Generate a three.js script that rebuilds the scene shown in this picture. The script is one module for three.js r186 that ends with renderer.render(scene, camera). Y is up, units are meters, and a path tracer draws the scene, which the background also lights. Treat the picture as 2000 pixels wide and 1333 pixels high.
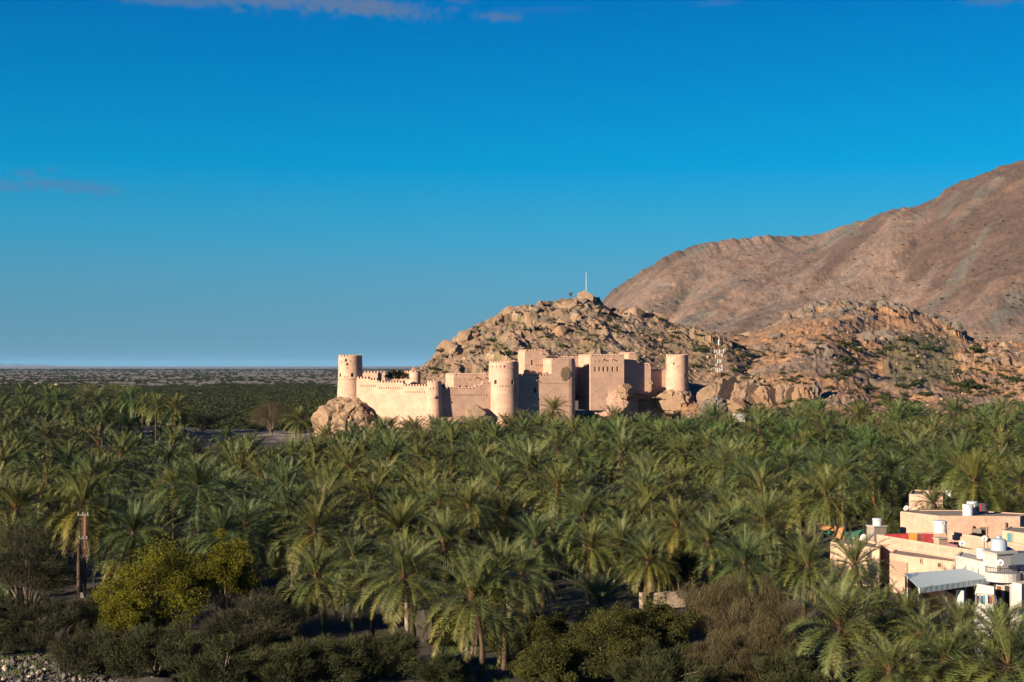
import * as THREE from 'three';
import { mergeGeometries, toCreasedNormals } from 'three/addons/utils/BufferGeometryUtils.js';
import { Brush, Evaluator, SUBTRACTION } from 'three-bvh-csg';
import { createNoise2D, createNoise3D } from 'simplex-noise';

// ---------------------------------------------------------------- camera, sky, sun, exposure
const scene = new THREE.Scene();
const F = 2747, CX = 1000, HORIZON = 715, EYE = 23;              // focal length in photo pixels, horizon row, eye height in metres
const camera = new THREE.PerspectiveCamera(2 * Math.atan(666.5 / F) * 180 / Math.PI, 2000 / 1333, 1, 90000);
camera.position.set(0, EYE, 0);
camera.setViewOffset(2000, 1333, 0, -(HORIZON - 666.5), 2000, 1333);   // level camera, lens shifted so that the horizon sits a little below the middle
const renderer = new THREE.WebGLRenderer({ antialias: true });
renderer.toneMapping = THREE.LinearToneMapping;
renderer.toneMappingExposure = 3.0;
renderer.shadowMap.enabled = true;

const SUN_AZ = 49 * Math.PI / 180, SUN_EL = 16.5 * Math.PI / 180;
const TO_SUN = new THREE.Vector3(-Math.sin(SUN_AZ) * Math.cos(SUN_EL), Math.sin(SUN_EL), Math.cos(SUN_AZ) * Math.cos(SUN_EL));
const sun = new THREE.DirectionalLight(new THREE.Color().setRGB(1, 0.80, 0.57), 5.0);
sun.position.copy(TO_SUN).multiplyScalar(900).add(new THREE.Vector3(0, 0, -300));
sun.target.position.set(0, 0, -300);
sun.castShadow = true;
Object.assign(sun.shadow.camera, { left: -500, right: 500, top: 400, bottom: -400, near: 10, far: 2500 });
sun.shadow.mapSize.set(4096, 4096);
scene.add(sun, sun.target);

function seeded(s) { return () => { s = (s + 0x6d2b79f5) | 0; let t = Math.imul(s ^ (s >>> 15), 1 | s); t = (t + Math.imul(t ^ (t >>> 7), 61 | t)) ^ t; return ((t ^ (t >>> 14)) >>> 0) / 4294967296; }; }
const rnd = seeded(7), n2 = createNoise2D(seeded(11)), n3 = createNoise3D(seeded(12));
const clamp = (x, a, b) => Math.min(b, Math.max(a, x)), lerp = (a, b, t) => a + (b - a) * t;
const sstep = (a, b, x) => { const t = clamp((x - a) / (b - a), 0, 1); return t * t * (3 - 2 * t); };
const range = (a, b, r = rnd) => a + (b - a) * r();
function fbm(x, y, o = 5, g = 0.5) { let s = 0, a = 1, w = 0; for (let i = 0; i < o; i++) { s += a * n2(x + i * 17.3, y - i * 9.1); w += a; a *= g; x *= 2.03; y *= 2.03; } return s / w; }
function ridged(x, y, o = 5, g = 0.5) { let s = 0, a = 1, w = 0; for (let i = 0; i < o; i++) { s += a * (1 - 2 * Math.abs(n2(x + i * 13.7, y + i * 5.3))); w += a; a *= g; x *= 2.1; y *= 2.1; } return s / w; }
// blocky bedrock: every jittered cell is a tilted block with its own height, -1..1
const hash = (i, j, k) => { let h = Math.imul(i, 374761393) ^ Math.imul(j, 668265263) ^ Math.imul(k, 974634777); h = Math.imul(h ^ (h >>> 13), 1274126177); return ((h ^ (h >>> 16)) >>> 0) / 4294967296; };
function blocks(x, y) {
  const i0 = Math.floor(x), j0 = Math.floor(y); let best = 9, out = 0;
  for (let i = i0 - 1; i <= i0 + 1; i++) for (let j = j0 - 1; j <= j0 + 1; j++) { const dx = x - i - hash(i, j, 1), dy = y - j - hash(i, j, 2), d = dx * dx + dy * dy; if (d < best) { best = d; out = hash(i, j, 3) * 2 - 1 + (hash(i, j, 4) - 0.5) * 1.6 * dx + (hash(i, j, 5) - 0.5) * 1.6 * dy; } }
  return out;
}
function table(t, x) {   // piecewise linear look-up in [[x, y], ...]
  if (x <= t[0][0]) return t[0][1];
  for (let i = 1; i < t.length; i++) if (x <= t[i][0]) return lerp(t[i - 1][1], t[i][1], (x - t[i - 1][0]) / (t[i][0] - t[i - 1][0]));
  return t[t.length - 1][1];
}
const SKY = 1 / 3.0;   // the sky's radiance for that exposure
const lin = (r, g, b) => [r, g, b].map((c) => { c /= 255; return c <= 0.04045 ? c / 12.92 : ((c + 0.055) / 1.055) ** 2.4; });

{ // clear deep-blue sky: pale at the horizon, deepening steadily to the zenith, darkest at right angles to the sun, a few thin clouds
  const W = 4096, H = 2048, data = new Float32Array(W * H * 4);
  const stops = [[0, lin(106, 154, 176)], [1.5, lin(101, 156, 181)], [3.5, lin(86, 160, 192)], [5.5, lin(56, 162, 203)], [8, lin(2, 155, 212)], [11, lin(0, 137, 204)], [15, lin(0, 114, 190)], [25, lin(2, 86, 165)], [45, lin(4, 62, 135)], [90, lin(5, 46, 108)]];
  const clouds = [];   // azimuth (degrees, right +), elevation, half widths, strength
  const deg = (px, py) => [Math.atan((px - CX) / F) * 180 / Math.PI, Math.atan((HORIZON - py) / Math.hypot(F, px - CX)) * 180 / Math.PI];
  const cl = (px, py, wx, wy, s, tilt = 0) => { const [a, e] = deg(px, py); clouds.push([a, e, wx / F * 57.3, wy / F * 57.3, s, tilt]); };
  cl(500, -8, 330, 34, 0.95, 0.03); cl(700, 12, 190, 24, 1.0, 0.07); cl(340, 2, 150, 13, 0.7); cl(975, 33, 60, 11, 0.75, 0.05); cl(900, 3, 40, 7, 0.4); cl(885, 18, 22, 6, 0.35); cl(1400, 6, 60, 6, 0.25); cl(1940, 2, 70, 12, 0.5, 0.05); cl(1050, 20, 120, 8, 0.12);
  cl(50, 338, 28, 9, 0.45); cl(100, 362, 90, 15, 0.45); cl(180, 370, 75, 17, 0.45); cl(10, 365, 60, 15, 0.4); cl(100, 330, 14, 5, 0.3); cl(840, 382, 22, 5, 0.15); cl(510, 378, 22, 5, 0.12);
  for (let k = 0; k < 46; k++) { const a = range(-180, 180), e = range(8, 42); if (Math.abs(a) < 26 && e < 18) continue; clouds.push([a, e, range(2, 9), range(0.25, 0.8), range(0.2, 0.8), range(-0.05, 0.05)]); }
  const cloudC = lin(92, 122, 164).map((v) => v * SKY);
  for (let row = 0; row < H; row++) {
    const el = ((row + 0.5) / H - 0.5) * 180, y = Math.sin(el * Math.PI / 180), c0 = Math.cos(el * Math.PI / 180);
    let i = 1; while (i < stops.length - 1 && stops[i][0] < el) i++;
    const [e0, a] = stops[i - 1], [e1, b] = stops[i], t = clamp((el - e0) / (e1 - e0), 0, 1), near = el > 0 && el < 45 ? clouds.filter((k) => Math.abs(el - k[1]) < k[3] * 2.6 + 0.9) : [];
    for (let col = 0; col < W; col++) {
      const o = (row * W + col) * 4;
      if (el < 0) { data[o] = 0.11; data[o + 1] = 0.10; data[o + 2] = 0.09; data[o + 3] = 1; continue; }
      const ph = ((col + 0.5) / W - 0.5) * 2 * Math.PI, x = Math.cos(ph) * c0, z = Math.sin(ph) * c0;
      const cs = x * TO_SUN.x + y * TO_SUN.y + z * TO_SUN.z, g = SKY * (0.86 + 0.42 * cs * cs);
      let r = lerp(a[0], b[0], t) * g, gr = lerp(a[1], b[1], t) * g, bl = lerp(a[2], b[2], t) * g;
      if (near.length) {
        const az = Math.atan2(x, -z) * 57.29578; let m = 0;
        for (const k of near) {
          let da = az - k[0]; if (da > 180) da -= 360; if (da < -180) da += 360;
          if (Math.abs(da) > k[2] * 1.7) continue;
          const u = da / k[2], v = (el - k[1] + k[5] * da) / k[3] + 0.5 * fbm(az * 1.3, el * 2.2, 4);
          m = Math.max(m, k[4] * sstep(1, 0.25, Math.hypot(u, v < 0 ? v * 1.15 : v) + 0.45 * fbm(az * 2.1 + 40, el * 6, 5)));
        }
        r = lerp(r, cloudC[0], m); gr = lerp(gr, cloudC[1], m); bl = lerp(bl, cloudC[2], m);
      }
      data[o] = r; data[o + 1] = gr; data[o + 2] = bl; data[o + 3] = 1;
    }
  }
  const sky = new THREE.DataTexture(data, W, H, THREE.RGBAFormat, THREE.FloatType);
  sky.mapping = THREE.EquirectangularReflectionMapping; sky.magFilter = THREE.LinearFilter; sky.needsUpdate = true;
  scene.background = sky; scene.environment = sky;
  scene.fog = new THREE.FogExp2(new THREE.Color().setRGB(0.25, 0.58, 1.0), 0.000012);   // thin blue air over the plain
}

// ---------------------------------------------------------------- helpers
const used = new Map();
const numbered = (n) => { const k = used.get(n) ?? 0; used.set(n, k + 1); return k ? `${n}_${String(k).padStart(3, '0')}` : n; };
const xAt = (px, d) => (px - CX) / F * d, yAt = (py, d) => EYE + (HORIZON - py) / F * d;
const at = (px, py, d) => new THREE.Vector3(xAt(px, d), yAt(py, d), -d);
const pxOf = (x, d) => CX + x / d * F, pyOf = (y, d) => HORIZON - (y - EYE) / d * F;
function tag(o, label, category, group, kind) { if (label) o.userData.label = label; if (category) o.userData.category = category; if (group) o.userData.group = group; if (kind) o.userData.kind = kind; return o; }
function thing(name, label, category, group, pos) { const g = new THREE.Group(); g.name = numbered(name); tag(g, label, category, group); if (pos) g.position.copy(pos); scene.add(g); return g; }
function part(name, geo, mat, parent) { const m = new THREE.Mesh(geo, mat); m.name = name; m.castShadow = m.receiveShadow = true; parent.add(m); return m; }
function single(name, geo, mat, label, category, group, pos) { const m = part(numbered(name), geo, mat, scene); tag(m, label, category, group); if (pos) m.position.copy(pos); return m; }
function structure(name, geo, mat) { const m = part(name, geo, mat, scene); m.userData.kind = 'structure'; return m; }
const merge = (list) => mergeGeometries(list.map((g) => { const h = g.index ? g.toNonIndexed() : g; for (const k of Object.keys(h.attributes)) if (!['position', 'normal', 'uv'].includes(k)) h.deleteAttribute(k); return h; }));
const box = (w, h, d, x = 0, y = 0, z = 0, ry = 0) => { const g = new THREE.BoxGeometry(w, h, d); if (ry) g.rotateY(ry); return g.translate(x, y, z); };
function bar(a, b, r0, r1 = r0, seg = 6) {   // tapered round bar between two points
  const d = new THREE.Vector3().subVectors(b, a), L = d.length(), g = new THREE.CylinderGeometry(r1, r0, L, seg);
  g.translate(0, L / 2, 0); g.applyQuaternion(new THREE.Quaternion().setFromUnitVectors(new THREE.Vector3(0, 1, 0), d.normalize()));
  return g.translate(a.x, a.y, a.z);
}
const V = (x, y, z) => new THREE.Vector3(x, y, z);
function cornerMesh(pos, col, idx) { // BufferGeometry from flat arrays
  const g = new THREE.BufferGeometry(); g.setAttribute('position', new THREE.Float32BufferAttribute(pos, 3)); if (col) g.setAttribute('color', new THREE.Float32BufferAttribute(col, 3)); if (idx) g.setIndex(idx); g.computeVertexNormals(); return g;
}

// ---------------------------------------------------------------- textures: grain and patches only
function periodic(size, cells, seed) {   // tileable value noise, 0..1
  const r = seeded(seed), c = new Float32Array(cells * cells).map(() => r()), out = new Float32Array(size * size);
  for (let y = 0; y < size; y++) for (let x = 0; x < size; x++) {
    const u = x / size * cells, v = y / size * cells, i = Math.floor(u), j = Math.floor(v), a = u - i, b = v - j, s = a * a * (3 - 2 * a), t = b * b * (3 - 2 * b), q = (p, w) => c[((w + cells) % cells) * cells + (p + cells) % cells];
    out[y * size + x] = lerp(lerp(q(i, j), q(i + 1, j), s), lerp(q(i, j + 1), q(i + 1, j + 1), s), t);
  }
  return out;
}
function texture(size, f, srgb = true) {
  const d = new Uint8Array(size * size * 4);
  for (let i = 0; i < size * size; i++) { const c = f(i % size, Math.floor(i / size), i); for (let k = 0; k < 3; k++) d[i * 4 + k] = clamp(Math.round((c.length ? c[k] : c) * 255), 0, 255); d[i * 4 + 3] = 255; }
  const t = new THREE.DataTexture(d, size, size); t.wrapS = t.wrapT = THREE.RepeatWrapping; t.magFilter = THREE.LinearFilter; if (srgb) t.colorSpace = THREE.SRGBColorSpace; t.needsUpdate = true; return t;
}
function layers(size, list, seed) { const n = list.map(([c], k) => periodic(size, c, seed + k)); return (i) => { let s = 0, w = 0; list.forEach(([, a], k) => { s += a * n[k][i]; w += a; }); return s / w; }; }
const repeat = (t, m) => { const c = t.clone(); c.repeat.set(1 / m, 1 / m); return c; };
const PL = layers(512, [[4, 1], [9, 0.9], [23, 0.7], [61, 0.5], [170, 0.5]], 21), PLb = layers(512, [[40, 1], [120, 1], [256, 1]], 31);
const plasterTone = texture(512, (x, y, i) => { const streak = PLb(x + 512 * Math.floor(y / 14)), v = 0.93 + 0.34 * (PL(i) - 0.5) + 0.08 * (PLb(i) - 0.5) + 0.16 * (streak - 0.5) * (PL((i * 1 + 131072) % 262144) > 0.5 ? 1 : 0.3); return [v + 0.02, v, v - 0.015]; });
const plasterBump = texture(512, (x, y, i) => PLb(i) * 0.6 + PL(i) * 0.4, false);
const RK = layers(1024, [[6, 0.7], [17, 0.9], [47, 1], [130, 1.1], [340, 1]], 41);
const rockTone = texture(1024, (x, y, i) => { const v = 0.88 + 0.8 * (RK(i) - 0.5); return [v + 0.01, v, v - 0.02]; });
const rockBump = texture(1024, (x, y, i) => RK(i), false);
const ALBEDO = 0.64;   // calibration of all base colours against the exposure
const std = (rgb, rough = 0.9, extra = {}) => new THREE.MeshStandardMaterial({ color: new THREE.Color().setRGB(...rgb.map((v) => v * ALBEDO)), roughness: rough, ...extra });

// ---------------------------------------------------------------- terrain
// gentle rise of the oasis floor towards the fort and the hills
function groundY(x, d) {
  const px = pxOf(x, Math.max(d, 20));
  let h = 3.2 * sstep(230, 420, d) * sstep(560, 760, px) + 3.2 * sstep(240, 380, d) * sstep(1250, 1550, px) + 3.0 * sstep(104, 116, d) * (1 - sstep(150, 230, d)) * sstep(1500, 1700, px);
  h += 2.0 * sstep(300, 380, d) * (1 - sstep(330, 420, px)) * (1 - sstep(470, 600, d));
  if (d > 30) h += 0.25 * fbm(x * 0.03, d * 0.03, 3) * sstep(30, 80, d);
  return h * (1 - sstep(600, 900, d));
}
{
  const ang = [], rings = [];
  for (let a = -180; a < -26; a += 7) ang.push(a);
  for (let a = -26; a < 26; a += 0.22) ang.push(a);
  for (let a = 26; a <= 180; a += 7) ang.push(a);
  ang[ang.length - 1] = 180;
  for (let r = 3; r < 80; r *= 1.25) rings.push(r);
  for (let r = 80; r < 520; r += 5) rings.push(r);
  for (let r = 520; r < 1500; r *= 1.012) rings.push(r);
  for (let r = 1500; r < 60000; r *= 1.05) rings.push(r);
  const pos = [0, 0, 0], col = [0.1, 0.08, 0.06], uv = [0, 0], idx = [];
  for (const r of rings) for (const a of ang) {
    const t = a * Math.PI / 180, x = Math.sin(t) * r, d = Math.cos(t) * r;
    pos.push(x, d > 0 ? groundY(x, d) : 0, -d); uv.push(x, d);
    const px = pxOf(x, Math.max(d, 1)), n = fbm(x * 0.02, d * 0.02, 4), m = fbm(x * 0.11 + 50, d * 0.11, 4);
    let c = [0.042 + 0.012 * m, 0.034 + 0.01 * m, 0.022 + 0.007 * m];                                   // leaf litter and dark garden soil
    const bed = d > 0 ? sstep(400, 470, d) * (1 - sstep(700, 920, d + 120 * n)) : 0;                    // dry stony river bed
    const plain = sstep(700, 880, r + 90 * n);
    c = c.map((v, k) => lerp(v, [0.20, 0.165, 0.14][k] * (1 + 0.35 * m), plain));
    c = c.map((v, k) => lerp(v, [0.46, 0.40, 0.34][k] * (1 + 0.5 * m), bed * sstep(-0.1, 0.4, n + 0.7 * m + 0.05)));
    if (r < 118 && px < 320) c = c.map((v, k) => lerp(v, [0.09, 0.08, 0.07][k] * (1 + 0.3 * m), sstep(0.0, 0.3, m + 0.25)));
    col.push(...c);
  }
  const A = ang.length;
  for (let j = 0; j < A - 1; j++) idx.push(0, 1 + j + 1, 1 + j);
  for (let i = 0; i < rings.length - 1; i++) for (let j = 0; j < A - 1; j++) { const a = 1 + i * A + j, b = a + A; idx.push(a, a + 1, b, b, a + 1, b + 1); }
  const g = cornerMesh(pos, col, idx); g.setAttribute('uv', new THREE.Float32BufferAttribute(uv, 2));
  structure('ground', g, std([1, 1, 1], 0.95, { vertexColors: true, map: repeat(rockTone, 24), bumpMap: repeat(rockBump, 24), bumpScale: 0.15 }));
}

// hills as height fields: along each bearing the ground climbs from a foot to a crest whose outline is read from the photograph, then falls away behind
function makeHill(o) {
  const rows = [], { px0, px1, step, n } = o;
  const soft = []; for (let px = px0 - 10; px <= px1 + 10; px += 10) { let s = 0; for (let k = -4; k <= 4; k++) s += table(o.outline, px + k * (o.soft ?? 20)); soft.push([px, s / 9]); }   // the outline's small teeth belong to the crest only
  const H = (x, d) => {
    const px = pxOf(x, d), foot = table(o.foot, px), crest = table(o.crest, px), hf = table(o.footY, px), t = (d - foot) / (crest - foot), top = yAt(lerp(table(soft, px), table(o.outline, px), sstep(0.72, 0.98, t)), crest);
    let h = t <= 0 ? hf + t * 8 : t < 1 ? lerp(hf, top, o.shape(t, px)) : top - (d - crest) * o.back;
    return h + o.noise(x, d, clamp(t, 0, 1.3), px, h);
  };
  const D = [];
  for (let px = px0; px <= px1; px += step) { const row = []; for (let i = 0; i <= n; i++) { const t = -0.06 + 1.5 * (i / n) ** 1.0; const foot = table(o.foot, px), crest = table(o.crest, px); row.push(foot + t * (crest - foot)); } D.push(row); }
  const pos = [], col = [], uv = [], idx = [], S = D.length;
  D.forEach((row, s) => row.forEach((d) => { const px = px0 + s * step, x = xAt(px, d); pos.push(x, H(x, d), -d); uv.push(x * 1.0, d); }));
  for (let s = 0; s < S - 1; s++) for (let i = 0; i < n; i++) { const a = s * (n + 1) + i, b = a + n + 1; idx.push(a, b, a + 1, b, b + 1, a + 1); }
  const g = cornerMesh(pos, null, idx), N = g.attributes.normal.array;
  for (let k = 0; k < pos.length / 3; k++) { const x = pos[k * 3], d = -pos[k * 3 + 2]; col.push(...o.colour(x, d, pos[k * 3 + 1], pxOf(x, d), pyOf(pos[k * 3 + 1], d), N[k * 3 + 1])); }
  g.setAttribute('color', new THREE.Float32BufferAttribute(col, 3)); g.setAttribute('uv', new THREE.Float32BufferAttribute(uv, 2));
  structure(o.name, g, std([1, 1, 1], 0.95, { vertexColors: true, map: repeat(rockTone, o.grain), bumpMap: repeat(rockBump, o.grain), bumpScale: o.grain * 0.004 }));
  // point of the near slope seen at a photo pixel
  const hit = (px, py) => {
    const foot = table(o.foot, px), crest = table(o.crest, px);
    for (let d = foot; d < crest * 1.05; d += (crest - foot) / 200) { const x = xAt(px, d), y = H(x, d); if (pyOf(y, d) <= py) return { x, y, d }; }
    return null;
  };
  return { H, hit };
}
const mixc = (a, b, t) => a.map((v, k) => lerp(v, b[k], t));

// the bare mountain at the back
const CREST = [[1090, 640], [1180, 584], [1200, 567], [1250, 532], [1300, 503], [1345, 483], [1400, 472], [1450, 466], [1500, 461], [1540, 462], [1580, 460], [1610, 456], [1650, 441], [1690, 430], [1740, 410], [1790, 404], [1830, 385], [1860, 362], [1900, 347], [1950, 327], [2000, 314], [2100, 290], [2320, 270]];
const mountain = makeHill({
  name: 'mountain', px0: 1090, px1: 2320, step: 2.2, n: 210, grain: 120, back: 0.5,
  outline: CREST,
  crest: [[1090, 1500], [1300, 1480], [1600, 1500], [1740, 1380], [2000, 1320], [2320, 1250]], foot: [[1090, 1000], [1400, 900], [1900, 800], [2320, 700]], footY: [[1090, 10], [1400, 22], [1900, 24], [2320, 24]],
  shape: (t) => 0.35 * t + 0.65 * t * t * (2.0 - t),
  noise: (x, d, t, px) => {
    const u = (x * 0.80 - d * 0.60), v = (x * 0.60 + d * 0.80), w = Math.sin(Math.PI * clamp(t, 0, 1)) ** 0.7;
    const spur = (ax, ad, bx, bd, l, q) => { const ux = bx - ax, ud = bd - ad, L = Math.hypot(ux, ud), s = ((x - ax) * ux + (d - ad) * ud) / L, p = ((x - ax) * -ud + (d - ad) * ux) / L; return Math.exp(-((p / (p < 0 ? l : q)) ** 2)) * sstep(-60, 60, s) * sstep(L + 120, L - 60, s); };
    const spurs = Math.max(spur(178, 1000, 376, 1390, 75, 150), 0.8 * spur(110, 1050, 330, 1490, 55, 100), spur(290, 850, 500, 1330, 80, 130), 0.8 * spur(60, 1150, 190, 1490, 50, 80), 0.7 * spur(430, 840, 640, 1290, 60, 120)) - 1;   // valleys cut between five spurs
    return w * spurs * 46 * (1 - 0.6 * sstep(0.6, 0.95, t)) + w * (7 * (ridged(u * 0.0042 + 3.1, v * 0.0016, 2) - 0.1) + 3.5 * fbm(u * 0.012, v * 0.006 + 8, 3)) + (0.25 + 0.75 * w) * 2.2 * fbm(x * 0.03, d * 0.03, 3) + 0.7 * ridged(x * 0.1, d * 0.1, 3) + 2.6 * sstep(0.85, 1, t) * ridged(x * 0.035, 4, 4);
  },
  colour: (x, d, y, px, py, ny) => {
    const u = x * 0.80 - d * 0.60, v = x * 0.60 + d * 0.80, a = fbm(u * 0.009 + 9, v * 0.002, 4), b = fbm(x * 0.02, d * 0.02, 4), f = fbm(x * 0.14, d * 0.14, 3);
    let c = mixc([0.25, 0.172, 0.138], [0.215, 0.163, 0.142], sstep(-0.3, 0.5, b));
    c = mixc(c, [0.108, 0.066, 0.052], sstep(0.0, 0.4, a + 0.5 * sstep(1640, 1880, px) * sstep(700, 600, py)) * 0.9);           // dark desert-varnished scree
    c = mixc(c, [0.142, 0.132, 0.118], sstep(0.22, 0.45, fbm(u * 0.013 - 20, v * 0.003 + 4, 4) + 0.1 * b) * 0.9);     // grey-green bands
    c = mixc(c, [0.235, 0.152, 0.108], sstep(0.3, 0.5, fbm(x * 0.008 + 70, d * 0.008, 3)) * 0.6);
    c = mixc(c, [0.115, 0.08, 0.066], sstep(16, 3, py - table(CREST, px)) * sstep(-0.15, 0.25, fbm(x * 0.012 + 3, 2, 3)) * 0.9);   // dark outcrops along the ridge
    const k = 1 + 0.26 * f; return c.map((q) => q * k);
  },
});
// the rocky hill behind the fort, with the flagpole on its top
const fortHill = makeHill({
  name: 'fort_hill', px0: 770, px1: 1560, step: 1.7, n: 190, grain: 40, back: 0.45,
  outline: [[770, 742], [800, 730], [822, 716], [842, 696], [860, 684], [900, 657], [940, 632], [985, 608], [1030, 594], [1060, 587], [1100, 584], [1130, 582], [1172, 586], [1195, 602], [1230, 607], [1290, 612], [1305, 626], [1350, 636], [1400, 652], [1440, 668], [1500, 690], [1560, 725]],
  crest: [[770, 500], [900, 540], [1100, 570], [1290, 575], [1420, 540], [1560, 560]], foot: [[770, 436], [1000, 440], [1360, 452], [1560, 440]], footY: [[770, 10], [850, 13], [1250, 15], [1400, 11], [1560, 10]],
  shape: (t, px) => 0.72 * t + 0.28 * t * t * (3 - 2 * t),
  noise: (x, d, t, px) => { const w = 0.35 + 0.65 * Math.sin(Math.PI * clamp(t, 0, 1)); const crag = sstep(-0.1, 0.35, fbm(x * 0.02 + 7, d * 0.03, 3) + 0.55 * sstep(0.35, 0.9, t) - 0.5 * sstep(1120, 1300, px) * sstep(0.95, 0.7, t)); return crag * (1.15 * blocks(x * 0.10 + 0.4 * d * 0.05, d * 0.07) + 0.5 * blocks(x * 0.24, d * 0.2 + 9) + 0.3 * blocks(x * 0.55, d * 0.5 + 3)) * (t > 1 ? 0.6 : 1) + w * (lerp(2.6, 1.0, sstep(1150, 1290, px)) * ridged(x * 0.028, d * 0.028 + 5, 4) + 1.0 * fbm(x * 0.09, d * 0.09, 3)) + 0.55 * ridged(x * 0.22, d * 0.22, 3) - 0.8; },
  colour: (x, d, y, px, py, ny) => {
    const b = fbm(x * 0.05, d * 0.05, 4), f = fbm(x * 0.35, d * 0.35, 3), s = fbm(x * 0.025 + 30, d * 0.04, 3);
    let c = mixc([0.315, 0.215, 0.145], [0.35, 0.26, 0.19], sstep(-0.3, 0.4, b));
    c = mixc(c, [0.26, 0.172, 0.108], sstep(-0.2, 0.4, s + 0.5 * sstep(1180, 1320, px) * sstep(600, 640, py)));
    const bk = 1 + 0.16 * blocks(x * 0.10 + 0.4 * d * 0.05, d * 0.07) + 0.1 * blocks(x * 0.24, d * 0.2 + 9); c = c.map((q) => q * bk);
    c = mixc(c, [0.125, 0.125, 0.05], sstep(0.14, 0.42, fbm(x * 0.07 - 9, d * 0.07, 4) + 0.1 * f) * 0.65);   // thin winter grass
    return c.map((q) => q * (1 + 0.4 * f));
  },
});
// the shrubby hill to the right
const rockyHill = makeHill({
  name: 'rocky_hill', px0: 1330, px1: 2300, step: 2.0, n: 230, grain: 45, back: 0.4,
  outline: [[1330, 742], [1380, 690], [1420, 662], [1450, 650], [1480, 645], [1510, 632], [1540, 612], [1570, 598], [1620, 585], [1700, 582], [1760, 591], [1820, 611], [1870, 632], [1890, 655], [1930, 668], [2000, 668], [2100, 660], [2300, 640]],
  crest: [[1330, 560], [1450, 680], [1600, 760], [1850, 760], [1950, 690], [2300, 700]], foot: [[1330, 428], [1450, 404], [1700, 380], [2300, 350]], footY: [[1330, 8], [1450, 8], [1700, 7], [2300, 7]],
  shape: (t, px) => lerp(Math.max(t, 0) ** 0.8, 0.55 * t + 0.45 * t * t, sstep(1560, 1760, px)),
  noise: (x, d, t, px) => { const w = 0.25 + 0.75 * Math.sin(Math.PI * clamp(t, 0, 1)), ledge = sstep(0.80, 0.88, t) * sstep(1.02, 0.95, t) * sstep(1520, 1580, px) * sstep(1920, 1880, px), crag = Math.max(ledge, sstep(0.3, 0.62, fbm(x * 0.016 + 17, d * 0.02, 3) + 0.25 * sstep(1850, 1950, px)) * lerp(0.2, 1, sstep(0.28, 0.5, t))); return crag * (1.4 * blocks(x * 0.09, d * 0.06 + 4) + 0.55 * blocks(x * 0.22, d * 0.18) + 0.4 * blocks(x * 0.5, d * 0.45)) + w * (lerp(2.2, 4.2, sstep(1480, 1700, px)) * (ridged(x * 0.012 + 2, d * 0.012, 4) - 0.15) + 1.6 * fbm(x * 0.06, d * 0.06, 3)) + 0.7 * ridged(x * 0.17, d * 0.17, 3) - 0.6; },
  colour: (x, d, y, px, py, ny) => {
    const b = fbm(x * 0.03, d * 0.03, 4), f = fbm(x * 0.3, d * 0.3, 3), s = fbm(x * 0.012 + 60, d * 0.02, 3);
    let c = mixc([0.40, 0.222, 0.118], [0.33, 0.195, 0.115], sstep(-0.3, 0.4, b));
    c = mixc(c, [0.265, 0.19, 0.145], sstep(0.0, 0.4, s));
    const bk = 1 + 0.15 * blocks(x * 0.09, d * 0.06 + 4) + 0.1 * blocks(x * 0.22, d * 0.18); c = c.map((q) => q * bk);
    const slope = sstep(1690, 1760, px) * sstep(1900, 1850, px) * sstep(640, 670, py) * sstep(780, 730, py);
    c = mixc(c, [0.115, 0.108, 0.05], sstep(0.35, 0.8, 1.0 * slope + 0.3 * b + 0.2 * f) * 0.85);      // green-grey grass on the far shoulder
    c = mixc(c, [0.125, 0.118, 0.055], sstep(0.25, 0.5, fbm(x * 0.05 - 9, d * 0.05, 4)) * 0.35);
    return c.map((q) => q * (1 + 0.4 * f));
  },
});
const hillHit = (px, py) => { const a = px > 1330 ? rockyHill.hit(px, py) : null, b = px < 1560 ? fortHill.hit(px, py) : null; return a && b ? (a.d < b.d ? a : b) : a ?? b; };
const hillY = (x, d) => { const px = pxOf(x, d); return Math.max(px > 1330 ? rockyHill.H(x, d) : -9, px > 770 && px < 1560 ? fortHill.H(x, d) : -9); };

// ---------------------------------------------------------------- the fort
const plaster = std([0.64, 0.435, 0.335], 0.92, { map: repeat(plasterTone, 9), bumpMap: repeat(plasterBump, 3), bumpScale: 0.02 });
const plasterDark = plaster;
const shutterWood = std([0.055, 0.034, 0.02], 0.7);
const rawStone = std([0.30, 0.215, 0.155], 0.95, { map: repeat(rockTone, 5), bumpMap: repeat(rockBump, 5), bumpScale: 0.1 });
const evaluator = new Evaluator(); evaluator.attributes = ['position', 'normal', 'uv']; evaluator.useGroups = false;
const fort = thing('fort', 'old plastered mud-brick fort with round towers and crenellated walls below the rocky hill', 'fort');

const TURN = 18 * Math.PI / 180, ALONG = [Math.cos(TURN), Math.sin(TURN)], INTO = [-Math.sin(TURN), Math.cos(TURN)];   // (x, depth): the fort's main fronts recede to the right
const on = (px, A, dir = ALONG) => { const k = (px - CX) / F, s = (k * A[1] - A[0]) / (dir[0] - k * dir[1]); return [A[0] + s * dir[0], A[1] + s * dir[1]]; };
const pt = (px, d) => [xAt(px, d), d];

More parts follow.
